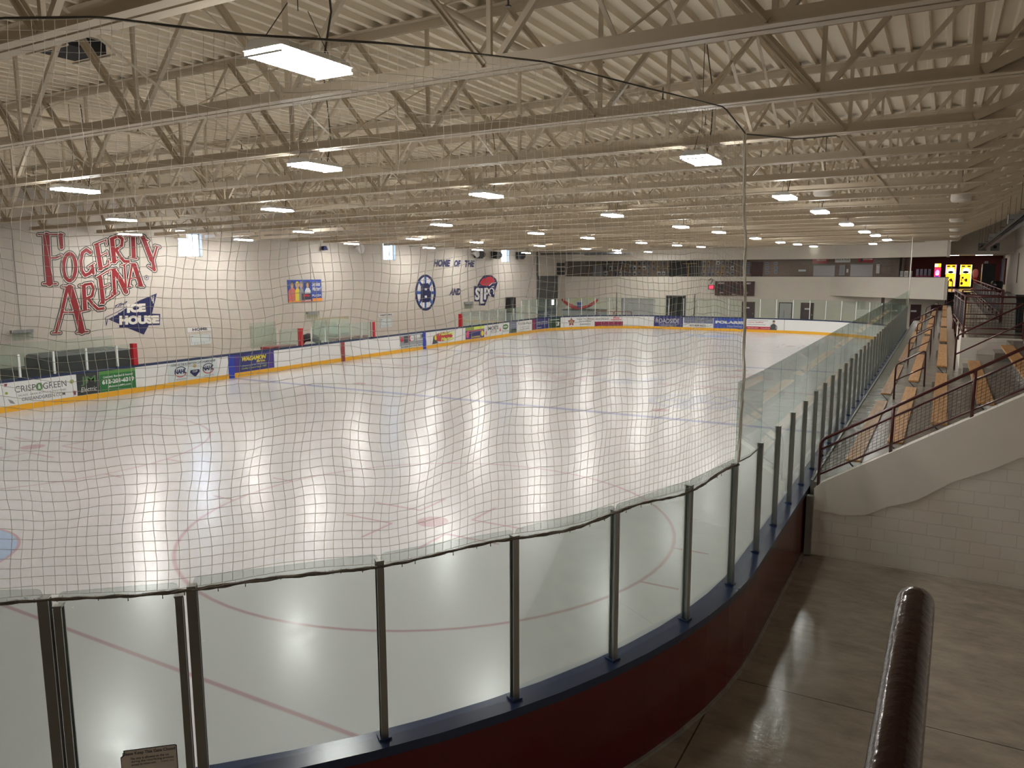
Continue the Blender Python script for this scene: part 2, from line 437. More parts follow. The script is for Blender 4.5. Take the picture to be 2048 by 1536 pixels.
for g, sg in ((4.57, 1), (RL-4.57, -1)):
    xo = RR-math.sqrt(max(0, RR**2-(RR-4.57)**2))
    soft_line(xo, RW-xo, g, .06, 'ice_red', 'ice_redpale')
    a0 = 0 if sg > 0 else 180
    n = 24; ice.use('ice_crease')
    ice.add([(CXR, g, .0011)]+[(CXR+1.83*math.cos(math.radians(a0+180*k/n)), g+1.83*math.sin(math.radians(a0+180*k/n)), .0011) for k in range(n+1)],
            [(0, k+1, k+2) for k in range(n)])
    iring(CXR, g, 1.83, .05, 'ice_red', a0, a0+180, z=.0016)
    for dx in (-DX, DX):
        x, y = CXR+dx, g+sg*6.10
        iring(x, y, 4.572, .09, 'ice_redpale'); iring(x, y, 4.572, .05, 'ice_red', z=.0016)
        idisc(x, y, .305, 'ice_red', .0014)
        for sx in (-1, 1):
            for sy in (-1, 1):
                irect(x+sx*.62, y+sy*.46-.03, x+sx*1.75, y+sy*.46+.03, 'ice_red', .0015)
                irect(x+sx*.62-.03, y+sy*.46, x+sx*.62+.03, y+sy*1.35, 'ice_red', .0017)
            for sy in (-1, 1):
                xx = math.sqrt(4.572**2-.84**2)
                irect(x+sx*xx, y+sy*.84-.03, x+sx*(xx+.62), y+sy*.84+.03, 'ice_red', .0015)
for y in (22.86, RL-22.86):
    soft_line(0, RW, y+.15 if y < 30 else y-.15, .28, 'ice_blue', 'ice_bluepale')
soft_line(0, CXR-4.572, RL/2, .24, 'ice_redpale', 'ice_red'); soft_line(CXR+4.572, RW, RL/2, .24, 'ice_redpale', 'ice_red')
iring(CXR, RL/2, 4.572, .06, 'ice_bluepale')
for dx in (-DX, DX):
    for y in (24.38, RL-24.38): idisc(CXR+dx, y, .305, 'ice_red', .0015)
# lettered emblem in the centre circle and ring emblems near the right side
ice_fn = lambda cx, cy, sx, sy: (lambda a, b, L: (cx+(a-.5)*sx, cy+(b-.5)*sy, .0016+.0002*L))
f = Flat(ice_fn(11.6, RL/2+.2, 6.2, 5.6)); f.mb = ice
f.use('ice_redpale')
for row, st in ((.62, 'FOGERTY'), (.30, 'ARENA')): f.text(st, .02, row, .98, row+.30, bold=.045)
f.L = 1; f.use('ice_redpale').rect(-.02, .12, 1.0, .17)
f = Flat(ice_fn(15.9, RL/2+.6, 3.2, 3.0)); f.mb = ice
f.use('ice_bluepale').poly([(0, .3), (.95, .95), (.8, .2), (.5, .0)]); f.use('ice_white').text('ICE', .35, .5, .75, .7, bold=.03).text('HOUSE', .25, .22, .8, .45, bold=.03)
q = onz(1385, 803, 0); iring(q.x, q.y, 1.5, .3, 'ice_bluepale'); irect(q.x-1.1, q.y-.3, q.x+1.1, q.y+.3, 'ice_bluepale', .0016)
irect(q.x-.35, q.y-1.2, q.x+.35, q.y+1.2, 'ice_bluepale', .0018)
q = onz(1500, 753, 0); idisc(q.x, q.y, .9, 'ice_redpale', .0016); irect(q.x-1.1, q.y-.9, q.x+1.1, q.y-.3, 'ice_redpale', .0018)
tag(ice.build('ice_sheet'), 'white rink ice with pale red and blue painted lines', 'ice', kind='structure')

# roof height (underside of truss bottom chord) across the hall
def zb(x): return 6.5646+.0089*x-.0002*(x-14)**2
def zt(x): return 8.16+.006*x
def zdeck(x): return zt(x)+.13
mb = MB().use('deck_cream')
P = .305; x = LX-.2; xs = []
while x < RX+.3:
    xs += [(x, .0), (x+.075, .0), (x+.095, .085), (x+.285, .085)]; x += P
y0, y1 = -9.2, 82
vs = [(a, y0, zdeck(a)+h) for a, h in xs]+[(a, y1, zdeck(a)+h) for a, h in xs]; n = len(xs)
mb.add(vs, [(i, i+1, n+i+1, n+i) for i in range(n-1)])
mb.add([(LX-1, y0, 8.75), (RX+1, y0, 8.75), (RX+1, y1, 8.75), (LX-1, y1, 8.75)], [(0, 1, 2, 3)])
struct(mb, 'ceiling')

# left wall with three high windows
wins = [(24.50, 25.90), (40.42, 41.76), (56.30, 57.60)]
WZ0, WZ1 = 5.53, 6.68
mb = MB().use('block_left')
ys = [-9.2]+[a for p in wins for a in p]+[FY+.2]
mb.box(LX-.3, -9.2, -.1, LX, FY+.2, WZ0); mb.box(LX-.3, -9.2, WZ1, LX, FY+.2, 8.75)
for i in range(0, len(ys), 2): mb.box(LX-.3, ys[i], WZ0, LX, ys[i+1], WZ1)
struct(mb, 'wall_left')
mat('win_pane', (.8, .85, .95), rough=.05)
glassmat('win_glass', (.93, .96, 1.0), gloss=.5)
mat('bark', (.12, .09, .08), rough=.9)
for i, (a, b_) in enumerate(wins):
    fr = MB().use('alu_white')
    for (p, q, r, s_) in ((a, WZ0, b_, WZ0+.05), (a, WZ1-.05, b_, WZ1), (a, WZ0, a+.05, WZ1), (b_-.05, WZ0, b_, WZ1), (b_-.42, WZ0, b_-.37, WZ1)):
        fr.box(LX-.26, p, q, LX-.20, r, s_)
    wo = struct(fr, 'window_%d' % (i+1))
    g = MB(); g.box(LX-.24, a+.05, WZ0+.05, LX-.23, b_-.05, WZ1-.05); g.build('pane', 'win_glass', wo)
    # bare branches of a tree outdoors
    tr = MB().use('bark'); rr = random.Random(i+3)
    tr.tube([(LX-3.4, (a+b_)/2+1, 0), (LX-3.4, (a+b_)/2+1.05, 3), (LX-3.3, (a+b_)/2+1.0, 6.6)], [.11, .09, .04], 7)
    for k in range(26):
        z = rr.uniform(4.6, 6.4); p = V((LX-3.4, (a+b_)/2+1, z)); an = rr.uniform(0, 2*PI); L = rr.uniform(.8, 2.4)
        q = p+V((math.cos(an)*L, math.sin(an)*L, L*.55)); tr.tube([p, (p+q)/2+V((0, 0, .1)), q], [.025, .018, .006], 5)
        for kk in range(3):
            s0 = p.lerp(q, rr.uniform(.3, .9)); tr.tube([s0, s0+V((rr.uniform(-.5, .5), rr.uniform(-.5, .5), rr.uniform(.2, .7)))], [.010, .004], 4)
    tag(tr.build('bare_tree'), 'bare branches seen through the %s high window from the left' % nth(i+1), 'tree', 'trees outside the windows')

# near, right walls
mb = MB(); mb.box(LX-.3, -9.5, -.1, RX+.3, -9.2, 8.75); struct(mb, 'wall_near', 'block_far')
mb = MB(); mb.box(RX, -9.5, -.1, RX+.3, 82, 8.75); struct(mb, 'wall_right', 'block_side')

# far wall: lower wall, parapet, upper band
PZ0, PZ1, UZ0 = 2.67, 4.25, 5.72    # parapet soffit, parapet top, bottom of upper band
BX, EX, EY = 19.5, 27.94, 61.94      # where the balcony swings forward, and its free end
mb = MB().use('block_far')
odoor = (1.0, 4.24)      # roller door
mdoor = (5.44, 7.14)     # open doorway
def wall_y(mb, y, x0, x1, z0, z1, holes):
    xs = [x0]
    for a, b2, zt_ in sorted(holes):
        mb.box(xs[-1], y, z0, a, y+.25, z1); mb.box(a, y, zt_, b2, y+.25, z1); xs.append(b2)
    mb.box(xs[-1], y, z0, x1, y+.25, z1)
wall_y(mb, FY, LX, RX, -.1, PZ0, [(1.0, 4.24, 2.12), (5.44, 7.14, 2.42)])
mb.box(LX, FY, PZ0, BX, FY+.25, PZ1)
struct(mb, 'wall_far')
dirb = V((EX-BX, EY-FY, 0)).normalized(); nb = V((-dirb.y, dirb.x, 0))
mb = MB().use('block_far')
a = V((BX, FY, 0)); b_ = V((EX, EY, 0))
def obl(mb, a, b_, nrm, z0, z1, th):
    c, d = b_+nrm*th, a+nrm*th
    mb.hexa([(p.x, p.y, z0) for p in (a, b_, c, d)]+[(p.x, p.y, z1) for p in (a, b_, c, d)])
obl(mb, a, b_, nb, PZ0, PZ1, .22)
mb.box(EX-.02, EY+.02, PZ0, EX+.2, 66.5, PZ1)
struct(mb, 'wall_balcony')
mb = MB().use('block_far')
mb.box(LX, FY, UZ0, BX, FY+.25, 8.75); obl(mb, a, b_, nb, UZ0, 8.75, .22)
mb.box(EX-.02, EY+.02, UZ0, EX+.2, 66.5, 8.75)
mb.box(EX, 66.5, 5.95, RX, 66.75, 8.75)
struct(mb, 'wall_upper')
mb = MB().use('alu'); mb.box(LX, FY-.02, PZ1, BX, FY+.27, PZ1+.03); mb.use('black'); obl(mb, a-nb*.02, b_-nb*.02, nb, PZ1, PZ1+.03, .27)
mb.box(LX, FY-.02, PZ1, BX, FY+.27, PZ1+.031)
struct(mb, 'trim_1')
# lobby slab, soffit, ceiling and back wall
mb = MB().use('concrete_tier')
mb.prism([(LX, FY+.1), (BX, FY+.1), (EX-.1, EY+.2), (EX+.1, 66), (RX, 66), (RX, 81), (LX, 81)], PZ0+.02, 3.15)
struct(mb, 'floor_lobby')
mat('lobby_ceiling', (.55, .52, .48), rough=.7)
mb = MB(); mb.prism([(LX, FY+.2), (BX+.1, FY+.2), (EX, EY+.3), (EX+.2, 66.7), (RX, 66.7), (RX, 81), (LX, 81)], 6.0, 6.1)
struct(mb, 'ceiling_lobby', 'lobby_ceiling')
mb = MB().use('brick_brown'); mb.box(LX, 74, 3.15, 24.6, 74.3, 6.0); mb.box(24.4, 74, 3.15, 24.6, 79.1, 6); mb.box(LX-.3, FY, 3.15, LX, 81, 6.0); struct(mb, 'wall_lobby_brick')
mb = MB().use('grey_dark'); mb.box(.5, FY+3, -.1, 8, FY+3.2, 2.67); mb.box(.4, FY, -.1, .5, FY+3, 2.67); mb.box(8, FY, -.1, 8.1, FY+3, 2.67); struct(mb, 'wall_corridor')
mb = MB(); mb.box(24.6, 79, 3.15, RX, 79.3, 6.0); struct(mb, 'wall_lobby_back', 'maroon_wall')

# ------------------------------------------------------------------ doors of the far wall
dn = [0]
def door(x0, x1, ztop, y=FY, sign=None, mt='door_maroon', glass=False):
    dn[0] += 1
    d = MB().use(mt); d.box(x0+.04, y-.03, 0, x1-.04, y-.005, ztop-.04)
    o = struct(d, 'door_%d' % dn[0])
    fr = MB().use(mt); fr.box(x0, y-.05, 0, x0+.04, y, ztop); fr.box(x1-.04, y-.05, 0, x1, y, ztop); fr.box(x0, y-.05, ztop-.04, x1, y, ztop); fr.build('frame', None, o)
    h = MB().use('alu'); h.box(x1-.16, y-.09, .95, x1-.10, y-.03, 1.08); h.build('handle', None, o)
    if sign:
        s_ = MB().use('white'); s_.box(sign[0], y-.045, 1.45, sign[1], y-.031, 1.58); s_.build('sign_plate', None, o)
    return o
D = [(12.31, 13.44, (12.5, 12.98)), (17.28, 18.33, (17.6, 18.0)), (25.66, 26.42, (25.7, 26.1)), (27.1, 28.14, (27.35, 27.75))]
for a, b_, s_ in D: door(a, b_, 2.04, sign=s_)
# pale door with white panel beside the maroon ones
o = door(15.47, 16.59, 2.04, mt='grey_dark')
p = MB(); p.box(15.55, FY-.045, .2, 16.52, FY-.032, 1.96); p.build('door_panel', 'shutter', o)
p = MB(); p.box(15.9, FY-.10, .75, 15.95, FY-.05, 1.35); p.build('handle', 'alu', o)
# grey roller shutter
mb = MB().use('shutter')
for k in range(18): mb.box(1.0, FY+.06, k*.118, 4.24, FY+.10, k*.118+.105)
mb.use('alu'); mb.box(.95, FY-.02, 0, 1.02, FY+.1, 2.15); mb.box(4.22, FY-.02, 0, 4.3, FY+.1, 2.15); mb.box(.95, FY-.02, 2.10, 4.3, FY+.1, 2.18)
struct(mb, 'door_8')
# open doorway into a dark corridor
mb = MB().use('grey_dark'); mb.box(5.36, FY-.04, 0, 5.48, FY+.2, 2.5); mb.box(7.1, FY-.04, 0, 7.22, FY+.2, 2.5); mb.box(5.36, FY-.04, 2.38, 7.22, FY+.2, 2.5)
mb.use('black'); mb.box(5.4, FY+2.5, 0, 7.2, FY+2.6, 2.5); mb.use('grey_dark'); mb.box(6.1, FY+.3, 0, 6.16, FY+2.4, 2.3)
struct(mb, 'door_9')
# big grey overhead door in the left wall near the far corner
mb = MB().use('grey_dark')
for k in range(9): mb.box(LX+.02, 62.95, k*.467, LX+.08, 66.9, k*.467+.45)
mb.use('duct_grey'); mb.box(LX, 62.8, 0, LX+.12, 62.95, 4.25); mb.box(LX, 66.9, 0, LX+.12, 67.05, 4.25); mb.box(LX, 62.8, 4.2, LX+.14, 67.05, 4.32)
mb.box(LX, 62.75, 4.3, LX+.1, 62.9, 6.6)
struct(mb, 'door_10')
o = empty('lit_display', (LX+.1, 65.9, 1.8), 'small glowing white panel on the grey overhead door', 'panel')
mb = MB(); mb.box(LX+.1, 65.7, 1.55, LX+.16, 66.15, 2.05); mb.build('screen', 'scr_white', o)
mb = MB(); mb.box(LX+.081, 65.62, 1.48, LX+.12, 66.23, 2.12); mb.build('frame', 'navy', o)

# ================================================================== BOARDS
root = empty('dasher_boards', (12.9, 0, 0), 'white rink boards with yellow kick strip, blue cap rail and red back', 'rink boards')
sec = steps()
gate_u = None
mb = MB().use('board_white'); ribbon(mb, sec, [(0, .2), (0, 1.03), (.05, 1.03), (.05, .2)]); mb.build('board_face', None, root)
mb = MB().use('kick_yellow'); ribbon(mb, sec, [(-.012, 0), (-.012, .2), (.05, .2), (.05, 0)]); mb.build('kick_plate', None, root)
mb = MB().use('cap_blue'); ribbon(mb, sec, [(-.015, 1.03), (-.015, 1.075), (.10, 1.075), (.10, 1.10), (.27, 1.10), (.27, 1.02), (.0, 1.02)]); mb.build('cap_rail', None, root)
mb = MB().use('back_red'); ribbon(mb, sec, [(.23, -.02), (.23, 1.03), (.25, 1.03), (.25, -.02)]); mb.build('back_panel', None, root)
mb = MB().use('grey'); 
for k in range(0, 100):
    s = TOT*k/100
    a = off(s, .06, .5); b_ = off(s, .22, .5); mb.bar((a.x, a.y, .5), (b_.x, b_.y, .5), .05, .98)
mb.build('rib', None, root)
# base edging where red panel meets concrete
mb = MB().use('concrete_tier'); ribbon(mb, sec, [(.25, -.02), (.25, .012), (.275, .0), (.285, -.02)]); mb.build('grout', None, root)
# coloured line stripes on the boards
for yc, m_, wd in ((22.86+.15, 'line_blue_board', .32), (RL/2, 'line_red_board', .3), (RL-22.86-.15, 'line_blue_board', .32)):
    for s in (yc-RR, S0[4]+(RL-RR-yc)):
        f = MB().use(m_); ribbon(f, [s-wd/2, s+wd/2], [(-.014, .0), (-.014, 1.03), (-.002, 1.03), (-.002, 0)], closed=False); f.build('line_stripe', None, root)

# ------------------------------------------------------------------ advertising panels on the boards
for nm, c in (('ad_white', (.74, .75, .74)), ('ad_pale', (.62, .68, .68)), ('ad_black', (.03, .035, .035)), ('ad_green', (.02, .16, .04)), ('ad_green2', (.10, .28, .06)), ('ad_navy', (.025, .03, .16)),
              ('ad_purple', (.05, .03, .22)), ('ad_blue', (.03, .07, .36)), ('ad_grey', (.30, .31, .33)), ('ad_greyblue', (.14, .16, .24)), ('ad_maroon', (.25, .02, .07)), ('ad_red', (.5, .03, .05)),
              ('ad_yellow', (.75, .62, .05)), ('ad_lime', (.65, .75, .15)), ('ad_olive', (.30, .36, .08)), ('ad_text', (.05, .05, .07)), ('ad_gold', (.45, .30, .10)), ('ad_skin', (.55, .33, .24)), ('ad_darkgreen', (.02, .06, .03)),
              ('ad_pink', (.65, .10, .16)), ('ad_leaf', (.10, .22, .08)), ('ad_orange', (.8, .3, .05)), ('ad_coral', (.62, .16, .14)), ('ad_mid', (.25, .26, .27))):
    mat(nm, c, rough=.35)
def ad(u0, u1, bg_, label, draw, name='advertising_banner', group='advertising banners on the boards', b0=.21, b1=1.02):
    s0, s1 = s_at(u0), s_at(u1)
    fn = lambda a, b, L: off(s0+(s1-s0)*a, -.004-.0016*L, b0+(b1-b0)*b)
    f = Flat(fn); f.use(bg_); f.rect(0, 0, 1, 1, n=10)
    # give the banner thickness
    ribbon(f.mb, [s0+(s1-s0)*k/10 for k in range(11)], [(-.0005, b0), (-.0005, b1), (-.005, b1), (-.005, b0)], closed=False)
    f.L = 1
    if draw: draw(f)
    p = path((s0+s1)/2)[0]
    o = f.mb.build(name); tag(o, label, 'banner', group)
    return o
def A_crisp(f):
    f.use('ad_text').text('CRISP', .14, .52, .42, .80, bold=.0).text('GREEN', .52, .52, .85, .80)
    f.text('SALADS  GRAIN BOWLS  & SMOOTHIES', .18, .34, .84, .42).text('CRISPANDGREEN.COM', .22, .12, .82, .27, bold=.01)
    f.use('ad_leaf').ell(.47, .66, .05, .17); f.use('ad_white').text('&', .45, .56, .49, .76, bold=.03)
    f.use('ad_mid').poly([(.04, .3), (.1, .2), (.13, .05), (.07, .1)]).use('ad_olive').ell(.93, .7, .03, .1).ell(.03, .55, .02, .06)
    f.use('ad_maroon').poly([(.93, .27), (.98, .25), (.97, .06), (.94, .07)]).poly([(.01, .95), (.05, .96), (.04, .84), (.015, .83)])
ad(8, 153.5, 'ad_white', 'white salad restaurant banner with thin grey capitals and green disc', A_crisp)
def A_com(f): f.use('ad_text').text('.COM', .35, .06, .85, .26, bold=.01); f.use('ad_olive').ell(.6, .6, .12, .1)
ad(-60, 7, 'ad_white', 'white banner cut by the left edge of the photo', A_com)
def A_jm(f):
    f.use('ad_leaf').text('JM', .18, .42, .84, .86, bold=.01); f.use('ad_white').text('Electric', .16, .14, .86, .36, shear=.2)
ad(153.5, 199, 'ad_black', 'black electrician banner with dark green initials', A_jm)
def A_jm2(f):
    f.use('ad_green2').rect(0, .84, 1, 1, 4)
    f.use('ad_white').text('Licensed, Bonded & Insured', .1, .64, .92, .76, bold=.02).text('612-201-6319', .06, .36, .95, .58, bold=.045).text('JMelectricMN.com', .2, .16, .85, .28, bold=.02)
ad(199.5, 271, 'ad_green', 'green banner with a white telephone number', A_jm2)
def A_nahl(f):
    f.use('ad_text').text('HOME OF THE ROBERTSON CUP CHAMPIONSHIP', .06, .80, .96, .92, bold=.03, shear=.25)
    for c in (.24, .80):
        f.use('navy').ring(c, .50, .11, .24, .008, .02, 20, 190); f.use('ad_red').ring(c, .46, .11, .24, .008, .02, 190, 350)
        f.use('navy').text('NAHL', c-.12, .38, c+.11, .62, bold=.05, shear=.15)
        f.use('ad_text').text('NAHL.COM' if c < .5 else 'NAHLTV.COM', c-.10, .07, c+.10, .13)
    f.use('navy').poly([(.44, .55), (.60, .55), (.62, .38), (.52, .10), (.42, .38)]); f.use('ad_gold').ell(.52, .70, .035, .09)
    f.use('ad_pale').text('CUP', .47, .36, .57, .46, bold=.03).rect(.41, .50, .63, .55)
ad(336, 435, 'ad_pale', 'pale hockey league banner with two oval marks and a shield', A_nahl)
def A_wag(f):
    f.use('ad_navy').rect(.14, .04, .84, .97, 4)
    f.use('ad_yellow').text('WAGAMON', .20, .60, .80, .86, bold=.05, shear=.3).text('Bros.', .55, .45, .78, .60, bold=.03, shear=.2)
    f.use('ad_pale').text('Concrete & Masonry', .2, .28, .8, .38, shear=.2).use('ad_lime').text('Quality Control Since 1957', .18, .12, .8, .24, shear=.2)
ad(467, 548, 'ad_purple', 'purple banner with slanted yellow lettering', A_wag)
def A_sport(f):
    f.use('ad_grey').rect(.02, .3, .98, .95, 3); f.use('ad_red').ell(.08, .68, .07, .18).ell(.4, .68, .06, .2); f.use('ad_white').ell(.48, .7, .08, .2).rect(.6, .5, .95, .56).rect(.6, .62, .8, .9)
    f.use('ad_text').rect(.16, .4, .32, .92).rect(.86, .62, .96, .9).rect(0, .24, .95, .28).text('PIONEER  HOCKEY  SKATES', .05, .06, .95, .18, bold=.03)
ad(799, 850, 'ad_pale', 'grey hockey banner with red shirted players', A_sport)
def A_hall(f):
    f.use('ad_red').ell(.52, .5, .42, .40, 30); f.use('ad_white').ring(.52, .5, .40, .38, .01, .02)
    f.use('ad_lime').text('Hallberg', .34, .54, .98, .86, bold=.04, shear=.2).text('Marine', .42, .16, .94, .46, bold=.04, shear=.2)
    f.use('ad_text').poly([(.06, .02), (.12, .6), (.2, .7), (.26, .3), (.3, .05)]); f.use('ad_yellow').ell(.2, .5, .05, .2)
ad(861, 909, 'ad_white', 'white marine dealer banner with red oval and yellow script', A_hall)
def A_col(f):
    f.use('ad_purple').rect(0, 0, 1, .72, 3); f.use('ad_lime').rect(.45, .74, 1, .98, 2); f.use('ad_pink').rect(.1, .62, .98, .69); f.use('ad_navy').rect(.2, .22, .8, .6, 2)
    f.use('ad_yellow').text('SHOWING', .28, .06, .78, .2, bold=.03).ell(.9, .35, .08, .25); f.use('ad_pink').ell(.1, .4, .08, .3)
ad(931, 968, 'ad_olive', 'purple and yellow illustrated banner', A_col)
def A_moe(f):
    f.use('ad_text').text("MOE'S", .22, .52, .82, .86, bold=.03).rect(.3, .42, .72, .45).text('AMERICAN GRILL', .3, .28, .74, .38)
    f.use('ad_pink').poly([(.05, .2), (.1, .55), (.16, .2)]).poly([(.86, .35), (.92, .7), (.97, .35)])
ad(968.5, 1003, 'ad_white', 'white diner banner with large black capitals', A_moe)
def A_bad(f): f.use('ad_leaf').ell(.5, .65, .4, .25); f.use('ad_white').rect(.25, .6, .75, .7); f.use('ad_leaf').text('SCOUTS', .15, .2, .85, .35)
ad(1003.5, 1018, 'ad_white', 'narrow white banner with green oval badge', A_bad)
def A_d(f): f.use('ad_mid').rect(.15, .7, .85, .8).rect(.1, .5, .9, .6).use('ad_darkgreen').rect(.05, .05, .95, .35)
ad(1018.5, 1033, 'ad_greyblue', 'narrow slate blue banner', A_d)
def A_p(f): f.use('ad_text').text('Pitzl & Pitzl', .06, .62, .95, .86, bold=.0).text('DENTAL', .2, .38, .85, .46).text('763-755-0890', .18, .16, .82, .28)
ad(1033.5, 1063, 'ad_white', 'white banner with thin maroon serif name, left of the corner', A_p)
def A_n(f):
    f.use('ad_maroon').rect(0, 0, .22, 1, 2); f.use('ad_pale').text('LAW OFFICES', .35, .62, .95, .74, bold=.02).text('WE ARE HERE TO HELP', .3, .44, .95, .54).text('763', .35, .1, .6, .2, bold=.03)
ad(1064, 1097, 'ad_navy', 'navy banner with maroon left edge in the corner', A_n)
def A_g(f): f.use('ad_white').rect(.1, .78, .9, .84).rect(.62, .2, .88, .6); f.use('ad_darkgreen').text('K', .66, .28, .84, .54, bold=.04)
ad(1098, 1121, 'ad_darkgreen', 'dark green banner with a small white square', A_g)
def A_star(f):
    f.use('ad_maroon'); cx, cy = .17, .5
    f.poly([(cx+.145*math.sin(i*PI/5)*(1 if i % 2 == 0 else .55), cy+.46*math.cos(i*PI/5)*(1 if i % 2 == 0 else .55)) for i in range(10)])
    f.use('ad_gold').ell(cx, cy, .07, .2); f.use('ad_text').text('B', cx-.02, .4, cx+.02, .6, bold=.03)
    f.text('Thank You Blaine', .36, .70, .98, .84, bold=.02).text('Youth Hockey', .45, .44, .90, .58, bold=.02).text('Association', .48, .18, .88, .32, bold=.02)
ad(1134, 1188, 'ad_white', 'white thank you banner with a maroon star shaped crest', A_star)
def A_look(f):
    f.use('ad_maroon').rect(0, 0, 1, .46, 3); f.use('ad_white').text('Looking North on Central Ave', .06, .26, .94, .40, bold=.02).text('NOW OPEN SINCE 1963', .2, .08, .8, .18)
    f.use('ad_mid').text('BLUE LINE BAR', .05, .62, .5, .82, bold=.02); f.use('ad_pink').text('Pizza', .66, .74, .88, .94, bold=.04, shear=.2).rect(.58, .60, .94, .68)
ad(1189, 1246, 'ad_white', 'white and maroon banner with pink word', A_look)
def A_road(f):
    f.use('ad_white').text('ROADSIDE', .06, .36, .88, .80, bold=.005).text('The', .06, .84, .14, .94).text('TOWING  REPAIR  RECOVERY', .16, .22, .86, .29).rect(.22, .1, .78, .14)
ad(1308, 1366, 'ad_navy', 'navy banner with wide white capitals', A_road)
def A_637(f):
    f.use('ad_greyblue').rect(0, .42, 1, 1, 3); f.use('ad_grey').ring(.64, .7, .05, .2, .012, .05, 40, 330); f.rect(.05, .64, .52, .69).rect(.75, .66, .96, .73)
    f.use('ad_text').text('637-829-4370', .2, .1, .76, .30, bold=.03)
ad(1368, 1426, 'ad_white', 'grey over white banner with a phone number', A_637)
def A_pol(f): f.use('ad_white').text('POLARIS', .06, .46, .95, .74, bold=.07).use('ad_pale').text('Nina DeGate', .45, .14, .92, .32)
ad(1427, 1490, 'ad_blue', 'bright blue banner with heavy white capitals', A_pol)
def A_man(f):
    f.use('ad_red').rect(0, 0, .82, .28, 2).text('Conner Swaffner', .05, .64, .56, .76, bold=.02); f.use('ad_mid').rect(.05, .84, .7, .88).rect(.05, .46, .62, .5)
    f.use('ad_white').text('763-575-4437', .07, .09, .4, .18, bold=.02).text('Classifieds', .48, .09, .76, .18)
    f.use('grey_dark').poly([(.76, 0), (.78, .45), (.84, .58), (.9, .58), (.96, .42), (.97, 0)]); f.use('ad_grey').poly([(.93, .1), (.94, .5), (.98, .4), (.99, .1)])
    f.use('ad_skin').ell(.87, .72, .035, .14); f.use('ad_text').poly([(.83, .78), (.84, .92), (.90, .92), (.91, .78)])
ad(1491, 1556, 'ad_white', 'white and red banner with portrait of a man in dark vest', A_man)
# board seams and blank ad left of the sports banner
for u in (1129, 1570, 1638):
    s0 = s_at(u); f = MB().use('grey_dark'); ribbon(f, [s0-.012, s0+.012], [(-.003, .2), (-.003, 1.03), (0.002, 1.03), (.002, .2)], closed=False); f.build('seam', None, root)

# ================================================================== GLASS AND POSTS
def post(s, z0, z1, label, group, m_='alu', d=.13, w_=.055, name='glass_post'):
    p, n = path(s); tdir = V((-n.y, n.x, 0))
    mb = MB().use(m_)
    c = V((p.x+n.x*d, p.y+n.y*d, 0))
    # I section: two flanges and a web
    for dd, ww, hh in ((.028, w_, .012), (-.028, w_, .012), (0, .018, .056)):
        q = c+n*dd
        mb.hexa([tuple(q+tdir*sx*ww/2+n*sy*hh/2+V((0, 0, z))) for z in (z0, z1) for sx, sy in ((-1, -1), (1, -1), (1, 1), (-1, 1))])
    mb.use('cap_blue'); q = c
    mb.hexa([tuple(q+tdir*sx*.05+n*sy*.05+V((0, 0, z))) for z in (z0-.004, z0+.02) for sx, sy in ((-1, -1), (1, -1), (1, 1), (-1, 1))])
    mb.use(m_); mb.hexa([tuple(c+tdir*sx*.03+n*sy*.036+V((0, 0, z))) for z in (z1, z1+.012) for sx, sy in ((-1, -1), (1, -1), (1, 1), (-1, 1))])
    o = mb.build(name); return tag(o, label, 'post', group)
def pane(s0, s1, z0, z1, label, group, m_='glass', d=.13, gap=.012):
    p0, n0 = path(s0); p1, n1 = path(s1)
    a = V((p0.x+n0.x*d, p0.y+n0.y*d, 0)); b_ = V((p1.x+n1.x*d, p1.y+n1.y*d, 0))
    t_ = (b_-a).normalized(); a += t_*gap; b_ -= t_*gap; n_ = V((-t_.y, t_.x, 0))*.006
    L = (b_-a).length; r = .035
    prof = [(0, z0), (L, z0), (L, z1-r), (L-r*.3, z1-r*.3), (L-r, z1), (r, z1), (r*.3, z1-r*.3), (0, z1-r)]
    mb = MB().use(m_)
    k = len(prof)
    fr = [tuple(a+t_*x-n_+V((0, 0, z))) for x, z in prof]; bk = [tuple(a+t_*x+n_+V((0, 0, z))) for x, z in prof]
    mb.add(fr+bk, [tuple(range(k)), tuple(reversed(range(k, 2*k)))])
    mb.use('glass_edge'); mb.add(fr+bk, [(i, k+i, k+(i+1) % k, (i+1) % k) for i in range(k)])
    o = mb.build('safety_glass'); return tag(o, label, 'glass panel', group)
# the photo's near corner: posts measured one by one, then even spacing
def s_near(u, v, z=1.1):
    q = onz(u, v, z)
    if q.y > RR: return S0[4]+(RL-RR-q.y)
    a = math.degrees(math.atan2(q.y-RR, q.x-(RW-RR))); return S0[5]+math.radians(-a)*RR
ang = [(772, 1482), (1040, 1407), (1241, 1327), (1377, 1242), (1467, 1170)]
sp = sorted(s_near(u, v) for u, v in ang)              # increasing s = towards the left end
s_first = sp[0]                                       # post where the net ends
# spacing from there along the straight side
PS = 1.235
side = [s_first-PS*k for k in range(1, 38)]
post(s_first, 1.1, 2.56, 'aluminium glass post where the protective net ends', 'glass posts of the near corner')
for k, s in enumerate(sp[1:]):
    post(s, 1.1, 2.57, 'dark aluminium glass post in near corner, %s left of the net end post' % nth(k+1), 'glass posts of the near corner')
for k in range(len(sp)-1):
    pane(sp[k], sp[k+1], 1.09, 2.63, 'low curved corner glass pane under the net, %s left of its end' % nth(k+1), 'glass panes of the near corner')
for k, s in enumerate(side):
    post(s, 1.1, 2.56, 'aluminium half height glass post on bleacher side, %s beyond the net end' % nth(k+1), 'glass posts on the bleacher side')
    pane(side[k-1] if k else s_first, s, 1.09, 3.52, 'tall glass pane on bleacher side, %s beyond the net end' % nth(k+1), 'tall glass panes on the bleacher side', gap=.008)
